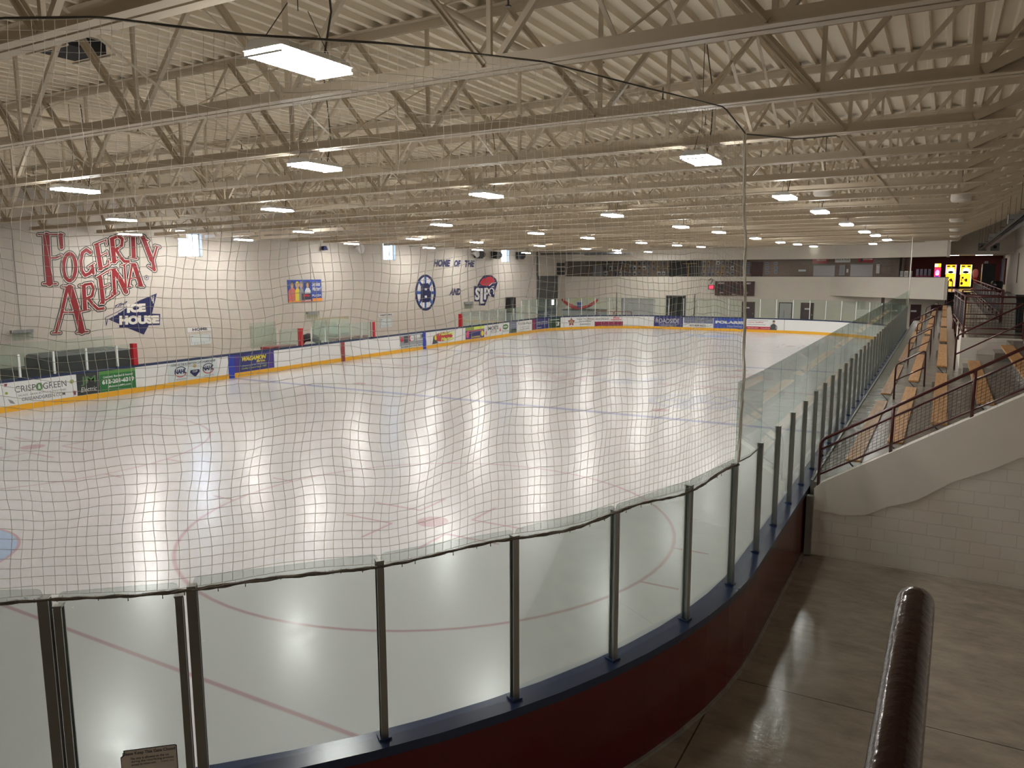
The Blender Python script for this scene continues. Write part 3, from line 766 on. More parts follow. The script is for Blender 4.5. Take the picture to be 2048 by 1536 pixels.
# gate at the left: posts, gate pane with its own channels
g0 = s_near(0, 0) if False else None
def s_top(u, v, z=2.56): return s_near(u, v, z)
sA = s_top(379, 1183, 2.57); sB = s_top(70, 1212, 2.57)
pane(sp[-1], sA, 1.09, 2.63, 'wide low glass pane between the gate post and the next post', 'glass panes of the near corner')
post(sA, 1.1, 2.56, 'thick aluminium post on right side of the gate', 'gate posts', w_=.07, name='gate_post')
post(sB, 1.1, 2.56, 'thick aluminium post on left side of the gate', 'gate posts', w_=.07, name='gate_post')
root = empty('rink_gate', tuple(off((sA+sB)/2, .13, 1.09)), 'hinged rink gate glass with brown notice plate at bottom left', 'gate')
o = pane(sA+.075, sB-.075, 1.09, 2.60, 'gate glass', None); o.name = 'glass'; del o['category']; del o['label']; attach(o, root)
for s in (sA+.085, sB-.085):
    o = post(s, 1.09, 2.50, None, None, w_=.05, name='channel')
    if 'category' in o: del o['category']
    attach(o, root)
pane(sB, sB+1.22, 1.09, 2.63, 'glass pane left of the gate', 'glass panes of the near corner')
for k in range(1, 6):
    post(sB+1.22*k, 1.1, 2.56, 'end board glass post, %s left of the gate' % nth(k), 'glass posts behind the near goal')
    pane(sB+1.22*k, sB+1.22*(k+1), 1.09, 2.63, 'end board glass pane, %s left of the gate' % nth(k+1), 'glass panes behind the near goal')
# notice plate with a broken corner on the gate glass
mat('plate_brown', (.85, .74, .64), rough=.4)
pl = [onz(222, 1503, 1.62), None]
sgL = s_near(200, 1512, 1.61); sgR = s_near(329, 1495, 1.61)
def plate_fn(a, b, L):
    p0 = off(sgL, .145, 0); p1 = off(sgR, .145, 0); n0 = path((sgL+sgR)/2)[1]
    q = p0.lerp(p1, a)+n0*(.002*L); return (q.x, q.y, 1.19+.195*b)
f = Flat(plate_fn)
f.use('ad_text').poly([(0, 0), (1, 0), (1, .96), (.97, 1), (.06, 1), (.05, .82), (0, .74)])
f.use('plate_brown').poly([(.015, .03), (.985, .03), (.985, .94), (.96, .97), (.08, .97), (.07, .79), (.015, .71)])
f.use('ad_text').text('Please Keep This Gate Closed', .04, .76, .97, .92, bold=.02).text('No one is allowed on the ice', .18, .60, .85, .70, bold=.01)
f.text('during the resurfacing process', .18, .46, .93, .57, bold=.01).text('except to move nets.', .18, .33, .62, .43, bold=.01).text('THANK YOU', .70, .36, .93, .42)
o = f.mb.build('notice_plate'); tag(o, 'brown notice plate with dark lettering and a broken corner'); attach(o, root)

# left side: benches glass (short posts), stanchions painted red
def side_left(s): return s-RR
lp = [onx(u, v, 0).y for u, v in ((45, 759), (114, 751), (179, 743), (240, 737))]
pr = lp[0]-1.23
for k, y in enumerate(lp):
    post(side_left(y), 1.1, 1.93, 'short white glass post by the dark mats, %s from the left' % nth(k+1), 'white glass posts left of the home bench', m_='alu_white', w_=.07)
    pane(side_left(pr), side_left(y), 1.09, 1.96, 'short glass pane before the dark mats, %s from the left' % nth(k+1), 'glass panes left of the home bench', m_='glass_green'); pr = y
pane(side_left(pr), side_left(18.3), 1.09, 1.96, 'short glass pane beside the first red stanchion', 'glass panes left of the home bench', m_='glass_green')
def red_post(s, label, z1=1.96):
    p, n = path(s); mb = MB().use('red'); a = off(s-.09, .04, 0); b_ = off(s+.09, .24, 0)
    mb.box(min(a.x, b_.x), min(a.y, b_.y), 1.1, max(a.x, b_.x), max(a.y, b_.y), z1)
    tag(mb.build('red_stanchion'), label, 'stanchion', 'red padded stanchions at the benches')
red_post(side_left(18.35), 'red padded stanchion at the left end of the home bench')
red_post(side_left(27.55), 'red padded stanchion at the left end of the penalty boxes')
red_post(side_left(33.2), 'red padded stanchion at the right end of the penalty boxes')
red_post(side_left(42.3), 'red padded stanchion at the right end of the visitors bench')
bx = [26.1, 28.3, 29.3, 30.4, 31.3, 32.2, 33.1]
for k in range(len(bx)):
    if k: post(side_left(bx[k]), 1.1, 1.95, 'thin white post of the penalty boxes, %s from the left' % nth(k), 'penalty box posts', m_='alu_white', w_=.04)
for a, b_, l in ((26.1, 27.45, 'first'), (28.3, 30.4, 'second'), (30.5, 33.1, 'third')):
    pane(side_left(a), side_left(b_), 1.09, 1.98, 'green tinted glass of the penalty boxes, %s stretch from the left' % l, 'penalty box glass', m_='glass_green')
# glass behind the benches, standing along their back
for (a, b_, l) in ((25.9, 27.6, 'home end'), (30.2, 33.2, 'visitor end')):
    mb = MB().use('glass_green'); mb.box(-1.9, a, 1.0, -1.89, b_, 2.25); mb.box(-1.9, a, 1.0, -.1, a+.01, 2.1)
    tag(mb.build('bench_glass'), 'green glass screen behind the penalty boxes at the %s' % l, 'glass panel', 'penalty box screens')
mb = MB().use('glass_green'); mb.box(-2.9, 8, .9, -2.89, 19.3, 2.1); tag(mb.build('bench_glass'), 'long glass screen behind the dark mats at the left', 'glass panel')
# continuing posts: visitor end to the corner, far end, to the right corner
s = side_left(42.3); k = 0; prev = s
allp = []
while s < S0[4]+9.2:
    allp.append(s); s += 1.22
send = side[-1]
for k in range(len(allp)):
    s = allp[k]
    if s > send-.6: break
    z1 = 2.0 if s < side_left(50) else 2.52
    if k: post(s, 1.1, z1, 'thin white far glass post, %s right of the visitors bench' % nth(k), 'far glass posts', m_='alu_white', w_=.05)
    pane(s, min(allp[k+1], send) if k+1 < len(allp) else send, 1.09, z1+.06, 'far glass pane, %s right of the visitors bench' % nth(k+1), 'far glass panes', m_='glass_green')

# ================================================================== NETTING
def net(name, cols, bot, top, rows, wire, folds, label, m_, sag=.02, r=.0016):
    """grid of knotted square mesh between a bottom curve and a top curve (functions of 0..1)"""
    mb = MB().use(m_); G = []
    for i in range(cols+1):
        u = i/cols; a = bot(u); b_ = top(u); colp = []
        for j in range(rows+1):
            v_ = j/rows; p = a.lerp(b_, v_); colp.append(p+folds(u, v_, i, j))
        G.append(colp)
    def strand(pts, r, n=3):
        mb.tube(pts, r, n, caps=False)
    for i in range(cols+1): strand(G[i], r)
    for j in range(rows+1): strand([G[i][j] for i in range(cols+1)], r)
    return mb, G
bot_px = [(1474, 918), (1385, 972), (1242, 1020), (1040, 1075), (768, 1130), (380, 1182), (70, 1212)]
RC = V((RW-RR, RR, 0))
def bot(u):
    # angle around the corner: from the net end to behind the goal
    a = -5.0-u*(83.0); R_ = RR+.16
    return V((RC.x+R_*math.cos(math.radians(a)), RC.y+R_*math.sin(math.radians(a)), 2.585+.02*math.sin(u*47)))
CAB = [(-300, 78, 6.55), (0, 40, 6.40), (198, 38, 6.38), (480, 72, 6.33), (770, 90, 6.38), (1000, 116, 6.62), (1088, 126, 6.68), (1300, 180, 6.58), (1448, 216, 6.66), (1490, 268, 6.32)]
def top_raw(u):
    b_ = proju(bot(u)); q = b_+(-28+46*(b_-70)/1405); q = max(-300, min(1490, q))
    for (u0, v0, z0), (u1, v1, z1) in zip(CAB, CAB[1:]):
        if q <= u1: t_ = (q-u0)/(u1-u0); return onz(q, v0+(v1-v0)*t_, z0+(z1-z0)*t_)
UC = next((k/400 for k in range(400) if proju(bot(k/400)) < -240), .95)
REF = top_raw(UC)-bot(UC)
def top(u): return top_raw(u) if u < UC else bot(u)+REF
TOPP = [top(0)]
def folds(u, v_, i, j):
    a = math.radians(-5-u*83); n_ = V((math.cos(a), math.sin(a), 0)); t_ = V((-math.sin(a), math.cos(a), 0))
    env = math.sin(PI*min(1, v_*1.15)) if v_ < .87 else .35
    env = max(env, .0)
    w1 = .03*math.sin(u*62+1.2*v_)+.04*math.sin(u*31+2.2+2*v_)+.015*math.sin(u*118+3*v_)
    dz = .020*math.sin(u*62+.7+2.0*v_)+.014*math.sin(u*29+4*v_)+.005*math.sin(i*.9+j*.5)+.05*math.exp(-((u-.62)/.05)**2)*v_
    dt = .018*math.sin(j*.55+u*40)+.012*math.sin(i*1.3+j*.21)+(.05*math.sin(PI*v_)*max(0, 1-u/.05)*.6)
    jit = V((random.uniform(-.003, .003), random.uniform(-.003, .003), random.uniform(-.004, .004)))
    e2 = min(1, 6*v_)*min(1, 8*(1-v_))
    return n_*(w1*env)+V((0, 0, 1))*(dz*(e2+.15*(v_ < .5)))+t_*(dt*e2)+jit*e2
root = empty('protective_net', (23, 3, 2.56), 'cream knotted protective net hanging above the near corner glass', 'net')
mb, G = net('net', 176, bot, top, 56, None, folds, '', 'net_cord', r=.0018)
mb.build('mesh', None, root, smooth=True)
# bottom rope: bunched twine laced along the glass tops
mb = MB().use('rope')
for q in range(4):
    pts = []; rad = []
    for i in range(0, 471):
        u = i/470; p = bot(u); p.z += -.030+.006*math.sin(u*130+q*1.7)+.004*math.sin(u*371+q)+.012*math.sin(u*41); a = math.radians(-5-u*83)
        p += V((math.cos(a), math.sin(a), 0))*(.006+.006*math.cos(u*160+q*2.1)); pts.append(p); rad.append(.005+.003*abs(math.sin(u*77+q*2)))
    mb.tube(pts, rad, 6)
for i in range(0, 60):
    u = (i+.3+random.uniform(-.3, .3))/60; p = bot(u); mb.tube([p+V((0, 0, -.03)), p+V((0, 0, -.055-random.uniform(0, .012)))], .0035, 5)
for i in range(900):     # frayed lacing around the rope
    u = random.uniform(0, 1); p = bot(u)+V((0, 0, -.03+.012*math.sin(u*41))); d = V((random.uniform(-1, 1), random.uniform(-1, 1), random.uniform(-1, 1))).normalized()*random.uniform(.012, .024)
    mb.tube([p-d*.6, p+d+V((.004, .004, 0)), p+d*.9+V((random.uniform(-.01, .01), random.uniform(-.01, .01), random.uniform(-.008, .008)))], .0012, 3, caps=False)
mb.build('bottom_rope', None, root, smooth=True)
mb = MB().use('cable'); mb.tube([top(i/120)+V((0, 0, .012)) for i in range(121)], .009, 6); mb.build('top_cable', None, root, smooth=True)
mb = MB().use('net_cord')
for q in range(3):
    e = [G[0][j]+V((.010*math.cos(q*2.1+j*.3), .010*math.sin(q*2.1+j*.3), 0)) for j in range(57)]
    mb.tube(e, .009, 6)
mb.build('edge_rope', None, root, smooth=True)
mb = MB().use('cable')
q = onx(1585, 263, 25.95); q = V((26.45, 11.4, 6.72))
mb.tube([TOPP[0], TOPP[0].lerp(q, .5)+V((0, 0, -.05)), q], .010, 6); mb.build('tie_strap', None, root)
mb = MB().use('cable'); e = off(side[0], .13, 2.52); s_ = bot(0); mb.tube([s_, s_.lerp(e, .5)+V((0, 0, -.03)), e], .008, 6); mb.build('tie_strap', None, root)
# far end net
def fbot(u): 
    s = side_left(52.5)+u*(S0[4]+.6-side_left(52.5)); return off(s, .18, 2.6)
def ftop(u):
    p = fbot(u); return V((p.x, p.y-.3, zb(p.x)-.02-.12*math.sin(u*PI*6)**2))
root = empty('protective_net', (13, 61, 2.6), 'distant protective net above the far end glass', 'net')
mb, G2 = net('net', 300, fbot, ftop, 34, None, lambda u, v_, i, j: V((.03*math.sin(u*90), .05*math.sin(u*70), .02*math.sin(u*50+v_))), '', 'net_far', r=.0011)
mb.build('mesh', None, root)
mb = MB().use('net_cord'); mb.tube([fbot(1).lerp(ftop(1), k/10) for k in range(11)], .02, 6)
mb.tube([ftop(i/100) for i in range(101)], .012, 5); mb.build('edge_rope', None, root)

# ================================================================== ROOF TRUSSES
TY0, TS = 5.89, 2.844
TXL, TXR = -4.62, 28.66
nodes = [28.12-1.52-2.755*j for j in range(12)]      # bottom web nodes
def truss_members(x0, x1):
    mem = []
    bc = MB().use('steel_cream'); n = 14
    xs = [x0+(x1-x0)*k/n for k in range(n+1)]
    for a, b_ in zip(xs, xs[1:]):
        za, zb_ = zb(a), zb(b_)
        for sg in (-1, 1):
            bc.bar((a, sg*.075, za+.006), (b_, sg*.075, zb_+.006), .115, .012)
            bc.bar((a, sg*.024, za+.075), (b_, sg*.024, zb_+.075), .012, .14)
    mem.append(('bottom_chord', bc))
    tc_ = MB().use('steel_cream'); X0, X1 = LX+.02 if x0 < -4 else x0, RX-.02
    if x1 < 28: X1 = x1+.5
    xs = [X0+(X1-X0)*k/6 for k in range(7)]
    for a, b_ in zip(xs, xs[1:]):
        for sg in (-1, 1):
            tc_.bar((a, sg*.07, zt(a)+.122), (b_, sg*.07, zt(b_)+.122), .11, .012)
            tc_.bar((a, sg*.022, zt(a)+.06), (b_, sg*.022, zt(b_)+.06), .012, .12)
    mem.append(('top_chord', tc_))
    for j, x in enumerate(nodes):
        if x < x0+.1 or x > x1: continue
        b1 = V((x, 0, zb(x)+.06))
        v_ = MB().use('steel_cream'); v_.bar(b1, (x, 0, zt(x)+.06), .045, .05, up=(1, 0, 0)); mem.append(('vertical', v_))
        for sg in (-1, 1):
            xt = x+sg*1.3775; 
            if xt < LX+.1: xt = LX+.15
            if xt > x1-.3: xt = min(xt, 28.0)
            d = MB().use('steel_cream')
            if sg < 0:
                for s2 in (-1, 1): d.bar(b1+V((sg*.05, s2*.032, 0)), (xt, s2*.032, zt(xt)+.06), .014, .07, up=(0, 0, 1)).bar(b1+V((sg*.05, s2*.05, -.02)), (xt, s2*.05, zt(xt)+.04), .05, .012)
            else:
                d.bar(b1+V((sg*.05, 0, 0)), (xt, 0, zt(xt)+.06), .062, .062)
            mem.append(('diagonal', d))
    if x1 > 28:
        v_ = MB().use('steel_cream'); v_.bar((28.12, 0, zb(28.1)), (28.12, 0, zt(28.1)+.06), .07, .07, up=(1, 0, 0)); mem.append(('vertical', v_))
        d = MB().use('steel_cream'); d.bar((28.2, 0, zb(28.1)+.08), (29.3, 0, zt(29.3)+.05), .05, .05); mem.append(('diagonal', d))
        d = MB().use('steel_cream')
        for s2 in (-1, 1): d.bar((28.18, s2*.05, zb(28.1)+.06), (31.7, s2*.05, zt(31.7)+.04), .08, .11)
        mem.append(('end_strut', d))
    else:
        pass
    return mem
protos = {}
kk = 0
for k in range(-3, 22):
    y = TY0+TS*k
    x1 = TXR
    if y > EY-.2: x1 = BX+(FY-.15-y)/(FY-EY)*(EX-BX)-.3
    kk += 1
    lab = 'cream steel roof truss, %s counting from the viewer' % nth(kk) if k >= -2 else 'cream steel roof truss behind the viewer'
    if x1 == TXR and 'full' in protos:
        src = protos['full']; copy_tree(src, (0, y-src.location.y, 0), lab); continue
    root = empty('roof_truss', (0, y, 0), lab, 'truss', 'parallel roof trusses')
    for nm, b_ in truss_members(TXL, x1):
        b_.v = [(p[0], p[1]+y, p[2]) for p in b_.v]; b_.build(nm, None, root)
    if x1 == TXR: protos['full'] = root
# cross bracing between neighbouring trusses
src = None
for j, x in enumerate((25.2, 19.3, 13.0, 7.0, .8)):
    for k in range(-1, 20):
        y = TY0+TS*k
        if y+TS > EY and x > 18: continue
        if src is None or src['jx'] != j:
            root = empty('cross_brace', (x, y, zb(x)), 'thin cream steel cross brace pair linking two neighbouring roof trusses', 'brace', 'cross braces between roof trusses')
            for p, q in (((x, y+.05, zb(x)+.14), (x, y+TS-.05, zt(x)+.04)), ((x, y+TS-.05, zb(x)+.14), (x, y+.05, zt(x)+.04))):
                MB().use('steel_cream').bar(p, q, .045, .012).build('brace_bar', None, root)
            if src is not None: pass
            root['jx'] = j; src = root
        else:
            copy_tree(src, (0, y-src.location.y, 0))
for o in list(bpy.data.objects):
    if 'jx' in o.keys(): del o['jx']
c = onz(142, 104, 8.24); mb = MB().use('dark_gap'); mb.box(c.x-.42, c.y-.32, 8.225, c.x+.42, c.y+.32, 8.40)
mb.use('steel_cream').bar((c.x-.6, c.y-.36, 8.2), (c.x+.5, c.y-.36, 8.2), .03, .03).bar((c.x-.5, c.y+.34, 8.2), (c.x+.6, c.y+.34, 8.2), .03, .03)
tag(mb.build('roof_hatch'), 'dark square opening in the roof deck at the upper left', 'hatch')
# sprinkler pipes below the deck
for x, z, l in ((22.4, 7.95, 'nearest to the bleachers'), (11.6, 7.9, 'over the middle of the ice'), (2.6, 7.85, 'over the left boards')):
    root = empty('sprinkler_pipe', (x, 20, z), 'cream sprinkler pipe under the roof deck, %s' % l, 'pipe', 'sprinkler pipes')
    mb = MB().use('steel_cream'); mb.tube([(x, -6, z), (x, 62 if x > 18 else 68, z)], .045, 10); mb.build('main_pipe', None, root, smooth=True)
    for i in range(20):
        y = 4.4+i*2.844; mb = MB().use('cable'); mb.tube([(x+.9, y, z+.1), (x+.9, y, z-.1)], .012, 6); mb.tube([(x+.9, y, z-.1), (x+.9, y, z-.115)], .035, 6)
        mb.use('steel_cream').tube([(x, y, z+.05), (x+.9, y, z+.1)], .012, 6); mb.build('sprinkler_head', None, root)
# ================================================================== LAMPS
lamps = [(600, 125), (1402, 320), (630, 334), (151, 381), (973, 391), (555, 420), (1570, 395), (243, 440), (1225, 431), (883, 450), (607, 464), (1640, 424), (1362, 454), (1072, 467), (828, 478), (1438, 465),
         (1693, 449), (953, 485), (1729, 464), (1175, 476), (1751, 471), (1511, 477), (1774, 480), (1561, 485), (1746, 488), (1595, 489), (1627, 493), (1283, 486), (1079, 492), (1354, 491), (1402, 494),
         (1173, 498), (1233, 501), (1296, 504)]
wall_l = [(260, 469), (373, 463), (487, 480), (703, 488), (858, 496), (955, 500), (1052, 506)]
pts = [onz(u, v, 6.52) if u != 600 else onz(u, v, 6.56) for u, v in lamps]+[onx(u, v, -2.9) for u, v in wall_l]
pts = [ony(1233, 501, 66.0) if False else (p if p.y < 66.2 else CAMP+(p-CAMP)*((66.0-CY)/(p.y-CY))) for p in pts]
pts.sort(key=lambda p: (p-CAMP).length)
extra = [(10.4, 2.5, 6.5), (2.2, 8.5, 6.45), (3, 2.5, 6.45)]
def lamp_at(p, label):
    root = empty('high_bay_lamp', tuple(p), label, 'lamp', 'high bay lamps under the trusses')
    x, y, z = p; hw, hl = .22, .43
    mb = MB().use('lamp_shell'); mb.hexa([(x-hw, y-hl, z+.02), (x+hw, y-hl, z+.02), (x+hw, y+hl, z+.02), (x-hw, y+hl, z+.02), (x-hw*.6, y-hl, z+.10), (x+hw*.6, y-hl, z+.10), (x+hw*.6, y+hl, z+.10), (x-hw*.6, y+hl, z+.10)])
    mb.build('housing', None, root)
    mb = MB().use('lamp_tube'); mb.box(x-hw+.01, y-hl+.01, z-.02, x+hw-.01, y+hl-.01, z+.018); mb.build('diffuser', None, root)
    mb = MB().use('alu_white')
    for sg in (-1, 1): 
        mb.box(x-hw, y+sg*hl-.006, z-.035, x+hw, y+sg*hl+.006, z-.02)
    mb.build('guard', None, root)
    mb = MB().use('cable'); zt_ = zt(x)
    for sg in (-1, 1): mb.tube([(x, y+sg*.4, z+.1), (x, y+sg*.12, z+.45)], .005, 4)
    mb.tube([(x, y, z+.42), (x, y, zt_+.05)], .006, 4); mb.build('hanger', None, root)
    mb = MB().use('cable'); mb.tube([(x, y+.3, z+.1), (x+.05, y+.36, z+.5), (x+.1, y+.25, z+1.0), (x-.05, y+.3, zt_+.1)], .010, 5); mb.build('power_cord', None, root)
    return root
src = None
for i, p in enumerate(pts):
    lab = 'bright rectangular high bay lamp, %s nearest to the viewer' % (nth(i+1) if i else '')
    if i == 0: lab = 'large bright rectangular lamp behind the net, nearest to the viewer'
    if src is None: src = lamp_at(p, lab)
    else: copy_tree(src, p-src.location, lab)
for i, p in enumerate(extra):
    copy_tree(src, V(p)-src.location, 'high bay lamp outside the photo, %s' % nth(i+1))

# ================================================================== LEFT WALL: murals, signs, fittings
WLX = LX+.004
def wall_fn(du, dv, k):   # crop coordinates -> left wall
    def fn(a, b, L):
        p = onx(du+a/k, dv+b/k, WLX+.0022*L); return (p.x, p.y, p.z)
    return fn
K = 5.909
letters = {
 'big_f': ([[(548, 185), (560, 480), (585, 745)]], 82, [[(462, 172), (745, 172)], [(512, 756), (668, 756)]], 24, [[(675, 180), (748, 165), (765, 300), (708, 342), (690, 290)], [(600, 430), (730, 408), (700, 445), (600, 462)]]),
}
layers = (('black', 18), ('cream_paint', 7), ('wall_red', -2))
strokes = [
 # F
 ([(548, 185), (562, 480), (585, 745)], 80), ([(452, 172), (745, 172)], 20), ([(512, 754), (668, 754)], 22), ([(715, 180), (725, 320)], 55), ([(610, 448), (660, 448), (725, 420)], 22),
 # G
 ([(1065, 385), (1020, 350), (975, 385), (955, 480), (965, 600), (1005, 655), (1060, 630), (1095, 580)], 42), ([(1045, 560), (1120, 510)], 18), ([(1095, 545), (1105, 630)], 40),
 # E
 ([(1145, 300), (1190, 570)], 56), ([(1115, 290), (1255, 235)], 20), ([(1250, 240), (1258, 290)], 16), ([(1190, 425), (1262, 385)], 18), ([(1165, 590), (1290, 530)], 22), ([(1275, 535), (1285, 480)], 20), ([(1262, 370), (1270, 415)], 14),
 # R
 ([(1325, 240), (1350, 490)], 56), ([(1310, 225), (1400, 190), (1445, 225), (1440, 300), (1370, 350)], 38), ([(1380, 365), (1425, 440), (1470, 490), (1520, 490)], 38), ([(1300, 510), (1400, 470)], 18),
 # T
 ([(1572, 205), (1580, 430)], 54), ([(1465, 185), (1640, 185)], 22), ([(1535, 447), (1620, 455)], 18), ([(1475, 195), (1482, 240)], 16), ([(1640, 195), (1640, 265)], 18),
 # Y
 ([(1690, 205), (1790, 470)], 54), ([(1855, 320), (1805, 490)], 26), ([(1800, 465), (1825, 590)], 40), ([(1828, 305), (1885, 320)], 18), ([(1665, 205), (1750, 245)], 20), ([(1755, 545), (1830, 600)], 20),
 # A
 ([(795, 800), (740, 1050), (670, 1310)], 42), ([(825, 800), (905, 1060), (965, 1310)], 80), ([(735, 1090), (900, 1090)], 20), ([(735, 790), (865, 790)], 20), ([(618, 1335), (712, 1333)], 20), ([(912, 1328), (1040, 1318)], 24),
 # R
 ([(990, 790), (1005, 1050)], 52), ([(1000, 765), (1080, 752), (1108, 820), (1085, 900), (1020, 930)], 36), ([(1045, 930), (1100, 1000), (1160, 1055), (1225, 1045)], 36), ([(942, 778), (1020, 765)], 18), ([(950, 1080), (1055, 1058)], 18),
 # E
 ([(1185, 680), (1218, 970)], 54), ([(1145, 680), (1292, 590)], 20), ([(1212, 800), (1290, 765)], 18), ([(1185, 985), (1338, 895)], 24), ([(1285, 600), (1290, 640)], 14), ([(1318, 905), (1325, 850)], 18),
 # N
 ([(1340, 620), (1355, 870)], 42), ([(1345, 600), (1420, 700), (1490, 850)], 58), ([(1470, 540), (1492, 860)], 26), ([(1300, 590), (1370, 575)], 18), ([(1335, 890), (1395, 860)], 16), ([(1435, 540), (1500, 515)], 16),
 # A
 ([(1560, 530), (1520, 780)], 26), ([(1590, 535), (1625, 650), (1665, 770)], 54), ([(1545, 690), (1620, 680)], 16), ([(1490, 800), (1550, 782)], 16), ([(1625, 778), (1700, 785)], 18), ([(1530, 515), (1600, 515)], 16),
]
for nm, lst, lab in (('wall_lettering', strokes[:27], 'upper line of big red serif lettering with black outline painted on wall'), ('wall_lettering', strokes[27:], 'lower line of big red serif lettering with black outline on wall')):
    f = Flat(wall_fn(0, 440, K)); f.L = 0
    for m_, e in layers:
        f.use(m_)
        for pts_, w_ in lst: f.stroke(pts_, w_-6, e+3)
        if lst[0][0][0][0] == 548:
            f.ring(822, 557, 72, 158, 24+e, 24+e, n=40)
            if m_ == 'wall_red': pass
    o = f.mb.build(nm); tag(o, lab, 'mural', 'red lettering mural')
f = Flat(wall_fn(0, 440, K)); f.use('navy').ring(1732, 680, 24, 27, 3, 3).ell(1732, 680, 9, 9)
tag(f.mb.build('wall_mark'), 'small navy circled mark after the red lettering', 'mural')
f = Flat(wall_fn(0, 440, K)); f.use('navy').poly([(1275, 1172), (1390, 1115), (1500, 1035), (1650, 950), (1855, 865), (1800, 1092), (1700, 1355)])
f.poly([(1395, 1095), (1895, 1110), (1890, 1240), (1760, 1245), (1480, 1270), (1410, 1270)]).poly([(1480, 1265), (1760, 1240), (1700, 1355)])
f.stroke([(1250, 1150), (1380, 1090), (1520, 1010)], 7).stroke([(1245, 1150), (1257, 1245), (1272, 1170)], 8)
f.use('cream_paint').stroke([(1790, 900), (1800, 960)], 10).stroke([(1815, 895), (1812, 985)], 9)
f.text('ICE', 0, 0, 0, 0, bold=.07, quad=[(1500, 1100), (1725, 1085), (1720, 985), (1500, 990)])
f.text('HOUSE', 0, 0, 0, 0, bold=.07, quad=[(1410, 1242), (1885, 1222), (1880, 1125), (1410, 1130)])
f.use('navy').text('The', 0, 0, 0, 0, bold=.02, shear=.4, quad=[(1330, 1065), (1500, 985), (1510, 940), (1350, 1015)])
tag(f.mb.build('wall_emblem'), 'navy arrow shaped emblem with cream lettering painted below the red words', 'mural')
# spoked circle emblem
f = Flat(wall_fn(800, 490, 6.827)); c = (348, 650)
f.use('white').ell(c[0], c[1], 130, 235, 40); f.use('navy').ring(c[0], c[1], 127, 232, 15, 16, n=48)
f.use('blue_mid').rect(c[0]-12, 430, c[0]+12, 870).rect(230, 632, 470, 672)
for a, b_ in (((265, 500), (440, 800)), ((435, 500), (260, 800))): f.stroke([a, b_], 30)
f.use('navy').poly([(300, 530), (385, 520), (405, 560), (400, 780), (300, 785)]).poly([(275, 525), (300, 520), (300, 570)]).poly([(400, 600), (425, 650), (420, 740), (395, 780)]).poly([(285, 570), (300, 565), (300, 760), (280, 780)])
f.use('white').rect(338, 588, 368, 618).rect(338, 690, 368, 720)
tag(f.mb.build('wall_emblem'), 'round navy and white spoked wheel emblem painted on wall', 'mural')
# second emblem: white initials with navy outline and a red and navy swoosh
f = Flat(wall_fn(800, 490, 6.827))
f.use('navy').poly([(1055, 560), (1090, 480), (1150, 410), (1250, 415), (1310, 460), (1332, 520), (1300, 620), (1220, 560)])
f.use('ad_red').poly([(1085, 520), (1130, 460), (1190, 440), (1240, 425), (1300, 480), (1290, 510), (1200, 560), (1120, 552)])
f.use('white').stroke([(1215, 560), (1260, 520), (1310, 515)], 10).stroke([(1225, 640), (1230, 580), (1290, 560)], 12)
f.use('navy').poly([(1010, 560), (1220, 560), (1300, 590), (1285, 720), (1215, 690), (1195, 730), (1160, 825), (1080, 825), (1080, 770), (1015, 770)])
f.use('white').text('S', 0, 0, 0, 0, bold=.04, quad=[(1022, 755), (1090, 752), (1094, 580), (1030, 585)]).stroke([(1115, 590), (1112, 785)], 34).stroke([(1100, 790), (1150, 785)], 26)
f.stroke([(1165, 585), (1160, 745)], 30).ring(1180, 630, 26, 36, 10, 12, -95, 95).ring(1250, 640, 32, 50, 7, 8, 100, 400)
tag(f.mb.build('wall_emblem'), 'white initials emblem with navy outline and red swoosh on wall', 'mural')
f = Flat(wall_fn(800, 490, 6.827)); f.use('navy')
for st, q in (('HOME', (455, 298, 685, 298, 690, 200, 460, 195)), ('OF', (735, 300, 825, 300, 830, 207, 742, 205)), ('THE', (880, 303, 1015, 300, 1022, 210, 885, 207))):
    f.text(st, 0, 0, 0, 0, bold=.06, shear=.15, quad=[(q[0], q[1]), (q[2], q[3]), (q[4], q[5]), (q[6], q[7])])
tag(f.mb.build('wall_lettering'), 'navy italic capitals painted high above the wheel emblem', 'mural')
f = Flat(wall_fn(800, 490, 6.827)); f.use('navy').text('AND', 0, 0, 0, 0, bold=.06, shear=.15, quad=[(672, 688), (828, 685), (835, 590), (685, 592)])
tag(f.mb.build('wall_lettering'), 'short navy word painted between the two round emblems', 'mural')
def wbox(mt_, y0, y1, z0, z1, x1=.04, x0=.003): mb = MB().use(mt_); mb.box(LX+x0, y0, z0, LX+x1, y1, z1); return mb
